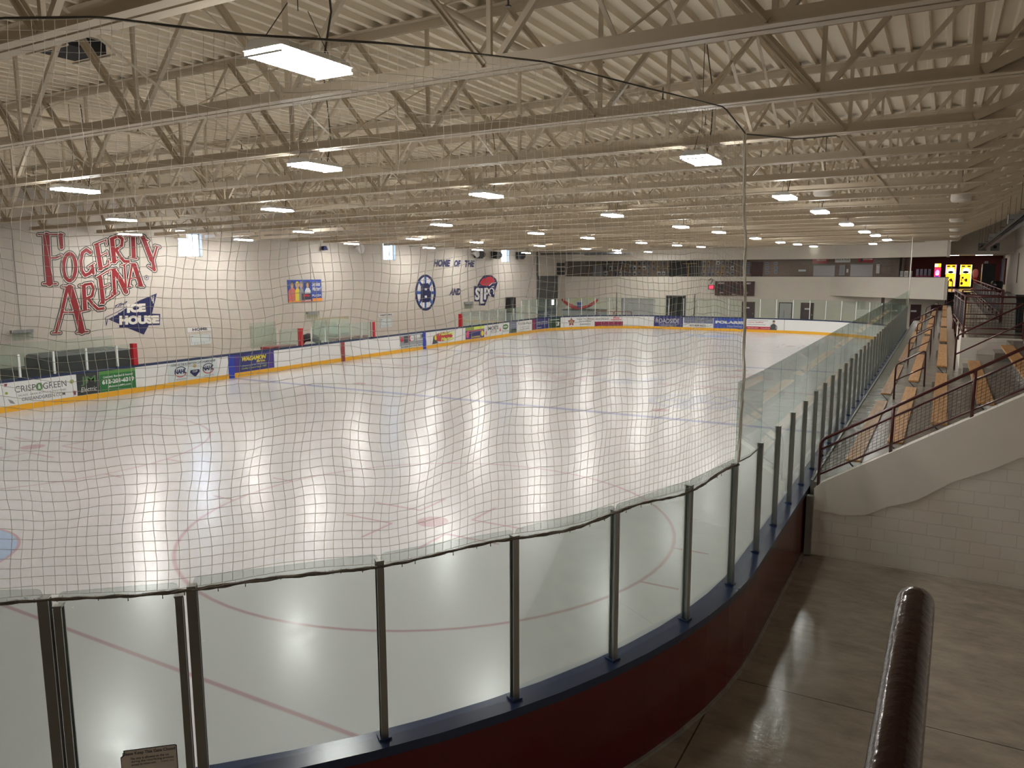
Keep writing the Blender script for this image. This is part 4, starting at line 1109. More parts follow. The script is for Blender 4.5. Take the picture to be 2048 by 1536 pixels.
# HOME / VISITORS signs with diagram boards under them
for (u0, v0, u1, v1), (bu0, bv0, bu1, bv1), st, lab in (((375, 652, 424, 665), (381, 667, 421, 691), 'HOME', 'home'), ((757, 626, 786, 634), (761, 635, 784, 656), 'VISITORS', 'visitors')):
    a = onx(u0, v1, LX+.03); b_ = onx(u1, v0, LX+.03)
    mb = wbox('white', a.y, b_.y, min(a.z, b_.z), max(a.z, b_.z), .025)
    f = Flat(lambda p, q, L, a=a, b_=b_: (LX+.026+.001*L, a.y+(b_.y-a.y)*p, min(a.z, b_.z)+abs(b_.z-a.z)*q)); f.mb = mb
    f.use('ad_text').text(st, .2 if st == 'HOME' else .08, .2, .8 if st == 'HOME' else .94, .82, bold=.05)
    tag(mb.build('wall_sign'), 'white %s team sign with black capitals on the left wall' % lab, 'sign', 'team signs')
    a = onx(bu0, bv1, LX+.03); b_ = onx(bu1, bv0, LX+.03); z0, z1 = min(a.z, b_.z), max(a.z, b_.z)
    mb = wbox('ad_pale', a.y, b_.y, z0, z1, .03)
    f = Flat(lambda p, q, L, a=a, b_=b_, z0=z0, z1=z1: (LX+.031+.001*L, a.y+(b_.y-a.y)*p, z0+(z1-z0)*q)); f.mb = mb
    f.use('ad_mid').stroke([(.06, .25), (.06, .92), (.94, .92), (.94, .25), (.06, .25)], .02).stroke([(.5, .25), (.5, .92)], .012).ell(.12, .85, .04, .06).rect(.2, .05, .22, .22).rect(.35, .05, .37, .22).rect(.5, .05, .52, .22).rect(.65, .05, .67, .22)
    tag(mb.build('diagram_board'), 'pale rink diagram board under the %s team sign' % lab, 'board', 'rink diagram boards')
# poster of four people with scoreboard below, exit light etc.
a = onx(577, 605, LX+.03); b_ = onx(642, 559, LX+.03); py0, py1, pz0, pz1 = a.y, b_.y, a.z, b_.z
mb = wbox('ad_blue', py0, py1, pz0, pz1, .04)
f = Flat(lambda p, q, L: (LX+.041+.001*L, py0+(py1-py0)*p, pz0+(pz1-pz0)*q)); f.mb = mb
for c, body, hair, w_ in ((.12, 'ad_coral', 'ad_text', .12), (.27, 'ad_yellow', 'ad_yellow', .07), (.38, 'ad_grey', 'ad_grey', .07), (.57, 'ad_white', 'ad_text', .09)):
    f.use(body).poly([(c-w_, 0), (c-w_*.95, .5), (c-w_*.4, .64), (c+w_*.4, .64), (c+w_*.95, .5), (c+w_, 0)])
    f.use(hair).ell(c, .78, .055 if c < .5 else .085, .16); f.use('ad_skin').ell(c, .74, .035, .13)
f.use('ad_text').rect(.38, .08, .67, .38).use('ad_red').stroke([(.43, .25), (.52, .3), (.62, .25)], .08).use('ad_orange').rect(0, 0, .36, .06).rect(.7, 0, 1, .14)
f.use('white').text('Smiles', .7, .7, .96, .9, bold=.02, shear=.3).text('Matter!', .7, .48, .98, .68, bold=.02, shear=.3).text('PLAZA', .7, .22, .98, .32, bold=.03)
f.use('ad_coral').rect(.38, .0, .66, .05)
tag(mb.build('wall_poster'), 'blue poster of four smiling people on the left wall', 'poster')
# translucent emergency lamp cages
for (u, v, u2, v2), lab in (((24, 658, 66, 682), 'below the red lettering at far left'), ((615, 622, 638, 638), 'below the blue poster'), ((930, 603, 946, 618), 'left of the white initials emblem')):
    a = onx(u, v2, LX+.1); b_ = onx(u2, v, LX+.1)
    root = empty('wall_lamp', (LX, a.y, a.z), 'unlit clear wall lamp in a cage, %s' % lab, 'lamp', 'caged wall lamps')
    mb = wbox('grey', a.y, b_.y, (a.z+b_.z)/2+.08, max(a.z, b_.z), .14); mb.build('housing', None, root)
    mb = MB().use('glass_green'); mb.yprism([(LX+.02, a.z), (LX+.16, a.z+.05), (LX+.2, (a.z+b_.z)/2+.08), (LX+.02, (a.z+b_.z)/2+.08)], a.y+.05, b_.y-.05); mb.build('lens', None, root)
    mb = MB().use('alu')
    for k in range(5): yy = a.y+(b_.y-a.y)*(k+.5)/5; mb.bar((LX+.2, yy, a.z), (LX+.16, yy, b_.z), .01, .01)
    mb.build('cage', None, root)
    mb = MB().use('grey'); yy = (a.y+b_.y)/2; mb.tube([(LX+.02, yy, b_.z), (LX+.02, yy, 6.8)], .012, 6); mb.build('conduit', None, root)
# conduit lines on wall, small camera, globe horns, loudspeakers
for (u, v, lab) in ((717, 497, 'near the middle window'), (950, 507, 'by the painted capitals')):
    p = onx(u, v, LX+.35)
    root = empty('horn_speaker', tuple(p), 'white round horn loudspeaker high on the left wall, %s' % lab, 'speaker', 'white wall horns')
    mb = MB().use('white'); n = 14
    mb.tube([p+V((-.3, 0, .05)), p+V((-.1, 0, .02)), p+V((.1, 0, 0)), p+V((.22, 0, -.03)), p+V((.25, 0, -.03))], [.08, .12, .24, .30, .29], n); mb.build('horn', None, root, smooth=True)
    mb = MB().use('grey'); mb.bar((LX, p.y, p.z+.1), (p.x-.2, p.y, p.z+.1), .04, .04); mb.build('bracket', None, root)
p = onx(648, 496, LX+.2)
root = empty('security_camera', tuple(p), 'small dark blue camera bracket on the left wall above the poster', 'camera')
MB().use('navy').hexa([(p.x-.1, p.y-.22, p.z-.1), (p.x+.15, p.y-.2, p.z-.15), (p.x+.15, p.y+.2, p.z-.12), (p.x-.1, p.y+.15, p.z-.1), (p.x-.1, p.y-.1, p.z+.1), (p.x+.1, p.y-.08, p.z+.12), (p.x+.1, p.y+.1, p.z+.12), (p.x-.1, p.y+.08, p.z+.1)]).build('body', None, root)
MB().use('grey').bar((LX, p.y, p.z), (p.x-.08, p.y, p.z), .05, .05).build('bracket', None, root)
for u, v, lab in ((958, 509, 'left'), (992, 510, 'middle'), (1041, 511, 'right')):
    p = onx(u, v, LX+.35)
    root = empty('loudspeaker', tuple(p), 'black box loudspeaker tilted on the left wall, %s of the three' % lab, 'speaker', 'black wall loudspeakers')
    mb = MB().use('black'); mb.hexa([(p.x-.25, p.y-.35, p.z-.25), (p.x+.2, p.y-.3, p.z-.32), (p.x+.2, p.y+.3, p.z-.32), (p.x-.25, p.y+.35, p.z-.25), (p.x-.25, p.y-.35, p.z+.3), (p.x+.3, p.y-.3, p.z+.25), (p.x+.3, p.y+.3, p.z+.25), (p.x-.25, p.y+.35, p.z+.3)])
    mb.build('cabinet', None, root)
    mb = MB().use('grey_dark'); mb.tube([(p.x-.05, p.y+.3, p.z), (p.x, p.y+.75, p.z)], [.14, .2], 10); mb.build('horn', None, root)
    MB().use('grey').bar((LX, p.y, p.z+.1), (p.x-.2, p.y, p.z+.1), .08, .3).build('bracket', None, root)
p = onx(372, 472, LX+.3); root = empty('wall_box', tuple(p), 'cream junction box beside the left high window', 'box')
MB().use('steel_cream').box(LX, p.y-.45, p.z-.12, LX+.4, p.y-.05, p.z+.1).build('case', None, root)
# things behind the left boards
mb = MB().use('black')
y0 = onx(30, 745, -1.6).y; y1 = onx(262, 712, -1.6).y; ym = onx(80, 735, -1.6).y
mb.box(-2.6, y0, 0, -1.5, ym, 1.22); mb.box(-2.6, ym, 0, -1.5, y1, 1.58); mb.use('grey_dark'); mb.hexa([(-2.6, ym, 1.58), (-1.5, ym, 1.58), (-1.5, y1, 1.58), (-2.6, y1, 1.58), (-2.5, ym+.1, 1.68), (-1.8, ym+.1, 1.66), (-1.8, y1-.5, 1.70), (-2.5, y1-.5, 1.70)])
tag(mb.build('stacked_mats'), 'long dark covered stack of mats behind the left boards', 'mats')
for y0, y1, l in ((19.0, 25.5, 'home'), (34.0, 41.6, 'visitors')):
    root = empty('team_bench', (-1.2, y0, 0), 'low dark wooden %s team bench behind the left boards' % l, 'bench', 'team benches')
    MB().use('wood').box(-1.4, y0, .42, -1.05, y1, .47).build('seat', None, root)
    for k in range(4): MB().use('grey').box(-1.35, y0+.2+k*(y1-y0-.5)/3, 0, -1.1, y0+.26+k*(y1-y0-.5)/3, .42).build('leg', None, root)
for y0, y1, z, l in ((25.6, 27.4, 1.16, 'left'), (30.4, 33.0, 1.22, 'right')):
    root = empty('penalty_counter', (-.6, y0, 0), 'dark red counter inside the penalty box, %s one' % l, 'counter', 'penalty box counters')
    MB().use('line_red_board').box(-.9, y0, z-.12, -.3, y1, z).build('top', None, root); MB().use('line_red_board').box(-.85, y0, 0, -.8, y1, z-.12).build('front_panel', None, root)
p = V((-1.1, 28.9, 0)); mb = MB().use('black'); mb.tube([(-1.1, 28.5, 1.0), (-1.1, 28.7, 1.3), (-1.1, 29.1, 1.36), (-1.1, 29.6, 1.25), (-1.1, 29.9, 1.0)], [.12, .2, .22, .2, .12], 10)
tag(mb.build('equipment_bag', smooth=True), 'dark rounded equipment bag behind the boards at the penalty boxes', 'bag')
# equipment beyond the far corner
mb = MB().use('ad_grey'); mb.box(-2.6, 63.2, 0, 1.0, 65.2, 1.25); mb.use('grey_dark'); mb.box(-2.62, 63.18, 1.2, 1.02, 65.22, 1.3)
tag(mb.build('storage_bin'), 'long grey storage bin behind the far left glass', 'bin')
root = empty('rescue_sled', (-1, 64, 1.3), 'red upturned curved hull lying on the grey storage bin', 'sled')
mb = MB().use('red'); n = 16
pts_ = [(-3.0+3.6*k/n, 64.0, 1.42+.75*(2*k/n-1)**2) for k in range(n+1)]
for k in range(n):
    a, b_ = V(pts_[k]), V(pts_[k+1]); w0 = .45*math.sin(PI*(k+.3)/(n+.6)); w1 = .45*math.sin(PI*(k+1.3)/(n+.6))
    mb.hexa([a+V((0, -w0, -.1)), b_+V((0, -w1, -.1)), b_+V((0, w1, -.1)), a+V((0, w0, -.1)), a+V((0, -w0, .12)), b_+V((0, -w1, .12)), b_+V((0, w1, .12)), a+V((0, w0, .12))])
mb.build('hull', None, root)
MB().use('ad_lime').tube([(-2.4+3*k/12, 64.3, 1.8+.55*math.sin(PI*k/12)) for k in range(13)], .03, 6).build('rim', None, root)
mb = MB().use('ad_blue'); mb.tube([(-1.0, 63.6, 1.5), (-1.0, 63.6, 1.95)], [.20, .26], 14); tag(mb.build('bucket'), 'blue bucket standing in front of the red hull', 'bucket')
for x0, l in ((.9, 'left'), (2.6, 'right')):
    root = empty('hockey_goal', (x0, 64, 0), 'hockey goal frame stored behind the far glass, %s of the pair' % l, 'goal', 'stored goals')
    MB().use('line_red_board').tube([(x0, 63, 0), (x0, 63, 1.22), (x0+1.6, 63, 1.22), (x0+1.6, 63, 0)], .035, 8).build('frame', None, root)
    MB().use('alu_white').tube([(x0, 63, 1.22), (x0+.1, 63.6, 1.1), (x0+.1, 64, 0), (x0+1.5, 64, 0), (x0+1.5, 63.6, 1.1), (x0+1.6, 63, 1.22)], .02, 6).build('back_frame', None, root)
# dark arcade like rack by the left wall near corner
mb = MB().use('black'); mb.box(LX+.02, 56.9, 0, LX+.5, 57.9, 2.55); mb.use('grey_dark'); mb.box(LX+.5, 57.0, .3, LX+.52, 57.4, 2.3)
tag(mb.build('equipment_cabinet'), 'narrow black cabinet against the left wall right of the initials emblem', 'cabinet')
mb = MB().use('grey'); mb.tube([(LX+.3, 60.2, 2.4), (LX+.25, 62.3, 6.6)], .035, 6); tag(mb.build('wall_pole'), 'thin pale leaning pole by the grey overhead door', 'pole')
root = empty('black_fitting', (LX+.3, 67.2, 5.3), 'black cluster of speakers beside the upper far left corner', 'speaker')
for dz in (0, -.45, -.85): MB().use('black').box(LX+.02, 67.0, 5.25+dz, LX+.5, 67.8, 5.55+dz).build('cabinet', None, root)
mb = MB().use('grey_dark'); mb.box(LX+.3, 63, 6.25, 3.2, 63.3, 6.4); mb.box(-1, 64.5, 6.2, 3.6, 64.6, 6.3)
for x in (-3, 0, 2.8): mb.bar((x, 63.15, 6.4), (x, 63.15, 8.2), .03, .03)
tag(mb.build('ceiling_duct'), 'dark flat duct hanging in the far left corner below the trusses', 'duct')

# ================================================================== FAR WALL FITTINGS
root = empty('scoreboard', (11.6, FY-.2, 2.6), 'maroon scoreboard with white headings on the far wall', 'scoreboard')
MB().use('door_maroon').box(9.95, FY-.28, 2.58, 13.35, FY, 3.83).build('case', None, root)
fn = lambda a, b, L: (9.95+3.4*a, FY-.281-.001*L, 2.58+1.25*b)
f = Flat(fn); f.use('white').text('HOME', .08, .80, .24, .92, bold=.04).text('GUEST', .74, .80, .92, .92, bold=.04).text('GOAL', .12, .16, .22, .24, bold=.03).text('GOAL', .74, .16, .85, .24, bold=.03).text('PERIOD', .44, .04, .54, .1, bold=.03)
f.mb.build('lettering', None, root)
f = Flat(fn); f.use('black').rect(.1, .32, .24, .7).rect(.74, .32, .88, .7).rect(.4, .3, .6, .7); f.mb.build('display', None, root)
root = empty('goal_light', (9.5, FY-.2, 3.2), 'small lit red goal light left of the scoreboard', 'lamp')
MB().use('grey_dark').box(9.30, FY-.2, 3.10, 9.82, FY, 3.50).build('housing', None, root); MB().use('led_red').box(9.40, FY-.24, 3.16, 9.76, FY-.2, 3.44).build('lens', None, root)
mb = MB().use('grey_dark'); mb.tube([(9.3, FY-.1, 3.9), (9.5, FY-.1, 4.05), (9.7, FY-.1, 3.95), (9.5, FY-.15, 3.6)], .04, 6); mb.build('siren', None, root)
for (u0, v0, u1, v1, m_, lab, st) in ((1624, 515, 1655, 527, 'ad_red', 'red sign board above the left shutter', 'COFFEE & CONCESSIONS'), (1670, 514, 1701, 525, 'white', 'white name sign between the two shutters', 'Pitzl & Pitzl'), (1716, 513, 1748, 525, 'ad_red', 'red sign board above the right shutter', 'PORTRAITS STUDIO')):
    a = ony(u0, v1, 73.9); b_ = ony(u1, v0, 73.9)
    mb = MB().use(m_); mb.box(a.x, 73.86, a.z, b_.x, 73.95, b_.z)
    f = Flat(lambda p, q, L, a=a, b_=b_: (a.x+(b_.x-a.x)*p, 73.859-.001*L, a.z+(b_.z-a.z)*q)); f.mb = mb
    f.use('ad_text' if m_ == 'white' else 'white').text(st, .08 if m_ == 'white' else .3, .4, .92, .68, bold=.02)
    if 'right' in lab: f.use('ad_text').rect(.14, .1, .3, .85)
    tag(mb.build('sign_board'), lab, 'sign', 'concession signs')
for (u0, v0, u1, v1, l) in ((1625, 531, 1671, 553, 'left'), (1699, 529, 1747, 553, 'right')):
    a = ony(u0, v1, 73.9); b_ = ony(u1, v0, 73.9)
    root = empty('roller_shutter', (a.x, 73.9, 3.9), 'closed pale roller shutter of concession counter, %s one' % l, 'shutter', 'concession shutters')
    mb = MB().use('shutter')
    for k in range(22):
        z = 4.05+k*.08
        if z < b_.z: mb.box(a.x+.04, 73.92, z, b_.x-.04, 73.97, z+.07)
    mb.build('slats', None, root); MB().use('grey').box(a.x, 73.88, b_.z-.02, b_.x, 73.99, b_.z+.06).build('hood', None, root)
    MB().use('grey').box(a.x, 73.7, 3.98, b_.x, 73.99, 4.05).build('counter', None, root)
def lobby_box(name, u0, v0, u1, v1, m_, label, cat, y=73.9, d=.08, group=None, zmin=None):
    a = ony(u0, v1, y); b_ = ony(u1, v0, y); mb = MB().use(m_); mb.box(a.x, y-d, a.z if zmin is None else zmin, b_.x, y, b_.z); return tag(mb.build(name), label, cat, group)
lobby_box('menu_board', 1678, 530, 1691, 551, 'ad_mid', 'grey green menu board between the shutters', 'board')
lobby_box('notice', 1693, 538, 1697, 545, 'white', 'small white notice right of the menu board', 'notice')
lobby_box('poster_strip', 1752, 528, 1760, 547, 'white', 'tall narrow white poster right of the shutters', 'poster')
lobby_box('notice', 1597, 539, 1612, 543, 'ad_pale', 'pale notices on the brick wall left of shutters', 'notice')
lobby_box('door_brown', 1502, 524, 1526, 560, 'door_maroon', 'dark brown door in the lobby brick wall', 'door', zmin=3.15)
lobby_box('door_tan', 1186, 531, 1206, 560, 'ad_grey', 'pale door in the lobby left of the plaques', 'door', zmin=3.15)
lobby_box('wall_covering', 1144, 522, 1184, 553, 'brick_brown', 'reddish brown panel at left end of the lobby', 'panel', zmin=3.15)
# trophy case of framed photographs
rr = random.Random(5)
u = 1208; n_ = 0
fr_cols = ['ad_mid', 'ad_greyblue', 'ad_grey', 'ad_pale', 'ad_gold', 'ad_mid']
while u < 1466:
    if 1338 < u < 1372: u += 6; continue
    for v0 in (522, 532, 543):
        if rr.random() < .2: continue
        wv = rr.uniform(5, 7.5)
        a = ony(u, v0+rr.uniform(7, 9), 73.95); b_ = ony(u+wv, v0, 73.95)
        mb = MB().use(rr.choice(fr_cols)); mb.box(a.x, 73.90, a.z, b_.x, 73.95, b_.z); mb.use('ad_text'); mb.box(a.x+.05, 73.89, a.z+.05, b_.x-.05, 73.9, b_.z-.12)
        n_ += 1; tag(mb.build('framed_photo'), 'small framed team photograph on the dark lobby wall', 'picture', 'framed photographs on the lobby wall')
    u += rr.uniform(8.5, 11)
for u, v0 in ((1484, 524), (1484, 532), (1492, 524), (1492, 533), (1492, 541), (1530, 524), (1530, 533), (1530, 542), (1548, 524), (1548, 533), (1548, 541)):
    a = ony(u, v0+6, 73.95); b_ = ony(u+8, v0, 73.95); mb = MB().use('ad_grey'); mb.box(a.x, 73.90, a.z, b_.x, 73.95, b_.z); mb.use('ad_greyblue'); mb.box(a.x+.04, 73.89, a.z+.05, b_.x-.04, 73.9, b_.z-.05)
    tag(mb.build('framed_photo'), 'grey framed picture beside the brown lobby door', 'picture', 'framed pictures by the brown lobby door')
root = empty('glass_case', (7.5, 73.8, 3.15), 'dark display case with brass frame in the middle of lobby wall', 'display case')
a = ony(1338, 553, 73.7); b_ = ony(1404, 521, 73.7)
MB().use('black').box(a.x, 73.75, 3.15, b_.x, 73.99, b_.z).build('cabinet', None, root)
g = MB().use('ad_gold'); c = ony(1377, 540, 73.7).x; g.box(c-.05, 73.7, 3.15, c+.05, 73.75, b_.z-.3); g.box(c-.6, 73.7, b_.z-.32, c+.8, 73.75, b_.z-.25); g.build('frame', None, root)
# lobby lamps
for x, y in ((2, 71.5), (8, 71.5), (14, 71.5), (20, 71), (24.5, 69), (28.2, 74), (30.6, 74), (0, 67.5)):
    if y < 69: continue
    root = empty('ceiling_lamp', (x, y, 5.95), 'recessed strip lamp in the lobby ceiling', 'lamp', 'lobby ceiling lamps')
    MB().use('lobby_lamp').box(x-.6, y-.15, 5.97, x+.6, y+.15, 5.995).build('diffuser', None, root); MB().use('alu_white').box(x-.64, y-.19, 5.98, x+.64, y+.19, 5.999).build('frame', None, root)
for x, y in ((23.5, 67.6), (26.2, 66.0)):
    root = empty('ceiling_lamp', (x, y, 2.6), 'round recessed lamp under the balcony', 'lamp', 'balcony soffit lamps')
    MB().use('lobby_lamp').tube([(x, y, 2.66), (x, y, 2.675)], .2, 16).build('diffuser', None, root); MB().use('alu_white').tube([(x, y, 2.665), (x, y, 2.68)], .24, 16).build('rim', None, root)
mb = MB().use('maroon'); x = ony(1766, 600, 67).x; mb.box(x-.12, 66.9, 0, x+.12, 67.1, PZ0+.03); tag(mb.build('pillar'), kind='structure')
for x, y in ((27.6, -5.5), (30.6, -5.5)):  # unseen strip lamps, added to brighten the raked block wall and near floor
    root = empty('ceiling_lamp', (x, y, 6.2), 'unseen strip lamp added behind the viewer to brighten the block wall', 'lamp', 'added fill lamps behind the viewer')
    MB().use('viewer_fill').box(x-.6, y-.2, 6.17, x+.6, y+.2, 6.2).build('diffuser', None, root); MB().use('alu_white').box(x-.64, y-.24, 6.19, x+.64, y+.24, 6.24).build('housing', None, root)
# arcade machines
def machine(u0, v0, u1, v1, y, lab, kind):
    a = ony(u0, v1, y); b_ = ony(u1, v0, y); x0, x1, z0, z1 = a.x, b_.x, 3.15, b_.z
    root = empty('arcade_machine', ((x0+x1)/2, y, 3.15), lab, 'arcade machine', 'arcade machines')
    MB().use('black').box(x0, y, z0, x1, y+.8, z1).build('cabinet', None, root)
    fn = lambda p, q, L: (x0+(x1-x0)*p, y-.002-.002*L, z0+.2+(z1-z0-.2)*q)
    f = Flat(fn)
    if kind == 'yellow':
        f.use('scr_yellow').rect(.03, 0, .97, 1); f.mb.build('front_panel', None, root)
        f = Flat(fn); f.L = 1; f.use('scr_white').rect(.16, .60, .84, .78).ell(.5, .76, .30, .10); f.mb.build('screen', None, root)
        f = Flat(fn); f.L = 2; f.use('black').ell(.5, .66, .28, .06).ell(.2, .14, .12, .07).rect(.5, .22, .68, .36).ell(.26, .4, .1, .05).rect(.1, .9, .4, .96).rect(.6, .9, .9, .96); f.use('ad_red').poly([(.12, .3), (.22, .38), (.2, .2)]).ell(.45, .3, .06, .03); f.mb.build('decal', None, root)
        f = Flat(fn); f.L = 1; f.use('scr_purple' if '1889' in str(u0) or u0 < 1900 else 'scr_lime').rect(.95, 0, 1.02, 1).rect(-.02, .55, .03, 1); f.mb.build('light_strip', None, root)
    else:
        f.use('scr_pink').rect(.03, 0, .97, .82); f.mb.build('front_panel', None, root)
        f = Flat(fn); f.use('scr_yellow').rect(.03, .84, .97, 1); f.use('scr_white').rect(.08, .86, .5, .98); f.mb.build('light_box', None, root)
        f = Flat(fn); f.L = 1; f.use('scr_purple').ell(.5, .6, .3, .12).use('scr_blue').rect(.2, .1, .72, .45).use('scr_white').rect(.25, .5, .7, .55); f.mb.build('screen', None, root)
machine(1865, 527, 1883, 585, 77.2, 'pink and purple lit arcade machine behind the balcony', 'pink')
machine(1889, 529.5, 1913, 575, 77.5, 'yellow lit arcade machine with purple edge light', 'yellow')
machine(1918, 529.5, 1944, 575, 77.5, 'yellow lit arcade machine with pale green edge light, right one', 'yellow')
a = ony(1946, 577, 77); root = empty('gumball_machine', (a.x, 77, 3.15), 'red gumball machine with glass globe beside the yellow machines', 'vending machine')
x = ony(1950, 560, 77).x
MB().use('red').tube([(x, 77, 3.15), (x, 77, 3.2), (x, 77, 3.25), (x, 77, 3.9), (x, 77, 4.1)], [.3, .3, .12, .12, .25], 14).build('stand', None, root)
MB().use('ad_coral').tube([(x, 77, 4.1), (x, 77, 4.25), (x, 77, 4.5), (x, 77, 4.75), (x, 77, 4.85)], [.14, .2, .24, .2, .08], 14).build('globe', None, root, smooth=True)
a = ony(1962, 580, 72); b_ = ony(1992, 527, 72)
root = empty('vending_machine', (a.x, 72, 3.15), 'tall black machine cabinet against the lobby right wall', 'vending machine')
MB().use('black').box(a.x, 72, 3.15, b_.x, 72.9, b_.z).build('cabinet', None, root); MB().use('alu').box(a.x-.05, 71.98, 3.2, a.x, 72.9, b_.z-.05).build('side_trim', None, root); MB().use('white').box(a.x+.1, 72.2, b_.z, a.x+.35, 72.5, b_.z+.2).build('lamp', None, root)
a = ony(1984, 585, 66); b_ = ony(2004, 562, 66); mb = MB().use('black_gloss'); mb.tube([((a.x+b_.x)/2, 66, 3.15), ((a.x+b_.x)/2, 66, b_.z-.1), ((a.x+b_.x)/2, 66, b_.z)], [.32, .4, .3], 18)
tag(mb.build('trash_bin', smooth=True), 'round black trash bin below the tall black machine', 'trash bin')
# small vending heads on the parapet ledge
for k, (u0, u1) in enumerate(((1831, 1838), (1839, 1846), (1847, 1854), (1855, 1862))):
    a = ony(u0, 553, 70.5); b_ = ony(u1, 538, 70.5)
    root = empty('candy_dispenser', (a.x, 70.5, 3.15), 'small clear topped candy dispenser, %s in the row left of pink machine' % nth(k+1), 'dispenser', 'row of candy dispensers')
    MB().use('ad_maroon').box(a.x, 70.5, 3.9, b_.x, 70.8, 4.35).build('base', None, root); MB().use('ad_greyblue').box(a.x+.02, 70.51, 4.35, b_.x-.02, 70.79, b_.z).build('globe', None, root); MB().use('grey').box(a.x+.1, 70.55, 3.15, b_.x-.1, 70.75, 3.9).build('stand', None, root)
for k, (u0, u1) in enumerate(((1800, 1807), (1808, 1816), (1818, 1824))):
    a = ony(u0, 554, 71); b_ = ony(u1, 542, 71); mb = MB().use('ad_grey' if k != 1 else 'cream_paint'); mb.box(a.x, 71, 3.15, b_.x, 71.4, b_.z); mb.use('ad_mid').box(a.x+.03, 70.99, b_.z-.4, b_.x-.03, 71, b_.z-.05)
    tag(mb.build('game_box'), 'pale box shaped machine behind the parapet, %s of three' % nth(k+1), 'machine', 'pale machines behind the parapet')
# right lobby wall fittings
for u, v0, v1, m_, lab in ((1995, 510, 552, 'ad_greyblue', 'blue grey banner'), (2012, 522, 572, 'door_maroon', 'maroon framed notice case')):
    p = onx(u, v0, RX-.05); q = onx(u, v1, RX-.05)
    mb = MB().use(m_); mb.box(RX-.12, p.y-.5 if p.y < 78 else 77, min(q.z, 5.8) if False else 3.6, RX-.01, (p.y if p.y < 78 else 78)+.8, 5.7); tag(mb.build('wall_case'), lab+' on the right wall of the lobby', 'panel')
mb = MB().use('grey_dark'); p = onx(2036, 540, RX); mb.box(RX-.04, p.y-.06, 3.9, RX-.005, p.y+.06, 5.9); tag(mb.build('wall_slot'), 'tall thin dark slot in the right wall', 'slot')
# vents over the lobby entrance
for u, lab in ((1965, 'left'), (1990, 'right')):
    p = ony(u, 494, 66.5); root = empty('wall_vent', (p.x, 66.5, p.z), 'grey square plate with round black opening over the lobby entrance, %s one' % lab, 'vent', 'square wall vents')
    MB().use('grey').box(p.x-.28, 66.44, p.z-.28, p.x+.28, 66.5, p.z+.28).build('plate', None, root); MB().use('black').tube([(p.x, 66.42, p.z), (p.x, 66.45, p.z)], .12, 16).build('opening', None, root)

# ================================================================== BLEACHERS
TW, TR, TZ = .61, .375, 1.2
def tz(i): return TZ+TR*i
def tx(i): return 26.2 if i == 0 else 26.95+TW*(i-1)
NR = 9
def tier_block(name, y0, y1, i0, i1, xend):
    mb = MB().use('concrete_tier')
    for i in range(i0, i1):
        x0, x1 = tx(i), (tx(i+1) if i < i1-1 else xend)
        mb.box(x0, y0, -.02, x1, y1, tz(i))
    struct(mb, name)
tier_block('floor_bleacher_near', 12.6, 21.2, 0, NR+1, RX)
tier_block('floor_bleacher_middle', 21.2, 61.2, 0, 4, 28.42)
tier_block('floor_bleacher_upper', 28.5, 61.2, 4, 6, 29.6)
mb = MB().use('block_near'); mb.box(28.42, 21.2, 0, RX, 21.4, 3.1); mb.box(28.42, 21.4, 0, 28.6, 28.5, 3.1); mb.use('concrete_tier'); mb.box(28.6, 21.4, 2.95, RX, 28.5, 3.1); mb.box(29.6, 28.5, 2.95, RX, 66, 3.1)
mb.use('block_side'); mb.box(29.6, 28.5, 0, 29.7, 62, 2.95)
struct(mb, 'wall_platform')
# front block wall with raked top
mb = MB().use('block_near')
zx = lambda x: 1.19+.622*(x-26.3)
mb.yprism([(26.3, -.02), (RX, -.02), (RX, zx(RX)), (26.42, zx(26.42)), (26.3, zx(26.3)-.05)], 12.4, 12.62)
mb.use('plaster'); mb.yprism([(26.3, .78), (26.75, .74), (27.1, .80), (27.4, .98), (27.8, 1.14), (28.3, 1.52), (28.8, 1.78), (29.6, 2.3), (30.6, 2.9), (31.6, 3.6), (RX, 4.0), (RX, zx(RX)+.004), (26.42, zx(26.42)+.004), (26.29, zx(26.3)-.045)], 12.385, 12.4)
struct(mb, 'wall_bleacher_end')
mb = MB().use('alu'); mb.box(26.19, 12.3, 0, 26.3, 12.42, 1.02); struct(mb, 'trim_2')
mb = MB().use('alu'); mb.box(26.2, 12.6, TZ, 26.24, 60, TZ+.03); struct(mb, 'trim_3')
# planks
secs = [(12.75, 19.6), (20.85, 27.9), (29.1, 36.1), (37.3, 44.3), (45.5, 52.5), (53.6, 59.8)]
def plank(i, y0, y1, lab):
    xc = 26.83+TW*i; z = tz(i)+.42
    root = empty('bench_plank', (xc, y0, z), lab, 'bench', 'wooden bleacher benches')
    MB().use('wood').box(xc-.115, y0, z-.038, xc+.115, y1, z).build('seat', None, root)
    n_ = max(2, int((y1-y0)/2.2)+1)
    for k in range(n_):
        y = y0+.12+(y1-y0-.24)*k/(n_-1); br = MB().use('grey_dark')
        br.bar((xc+.12, y, z-.05), (xc-.1, y, z-.05), .03, .02).bar((xc-.09, y, z-.05), (xc+.12, y, z-.28), .02, .02).bar((xc+.12, y, z-.05), (xc+.12, y, z-.32), .03, .02)
        br.build('bracket', None, root)
rown = ['lowest', 'second', 'third', 'fourth', 'fifth', 'sixth', 'seventh', 'eighth', 'ninth']
secn = ['nearest', 'second', 'third', 'fourth', 'fifth', 'farthest']
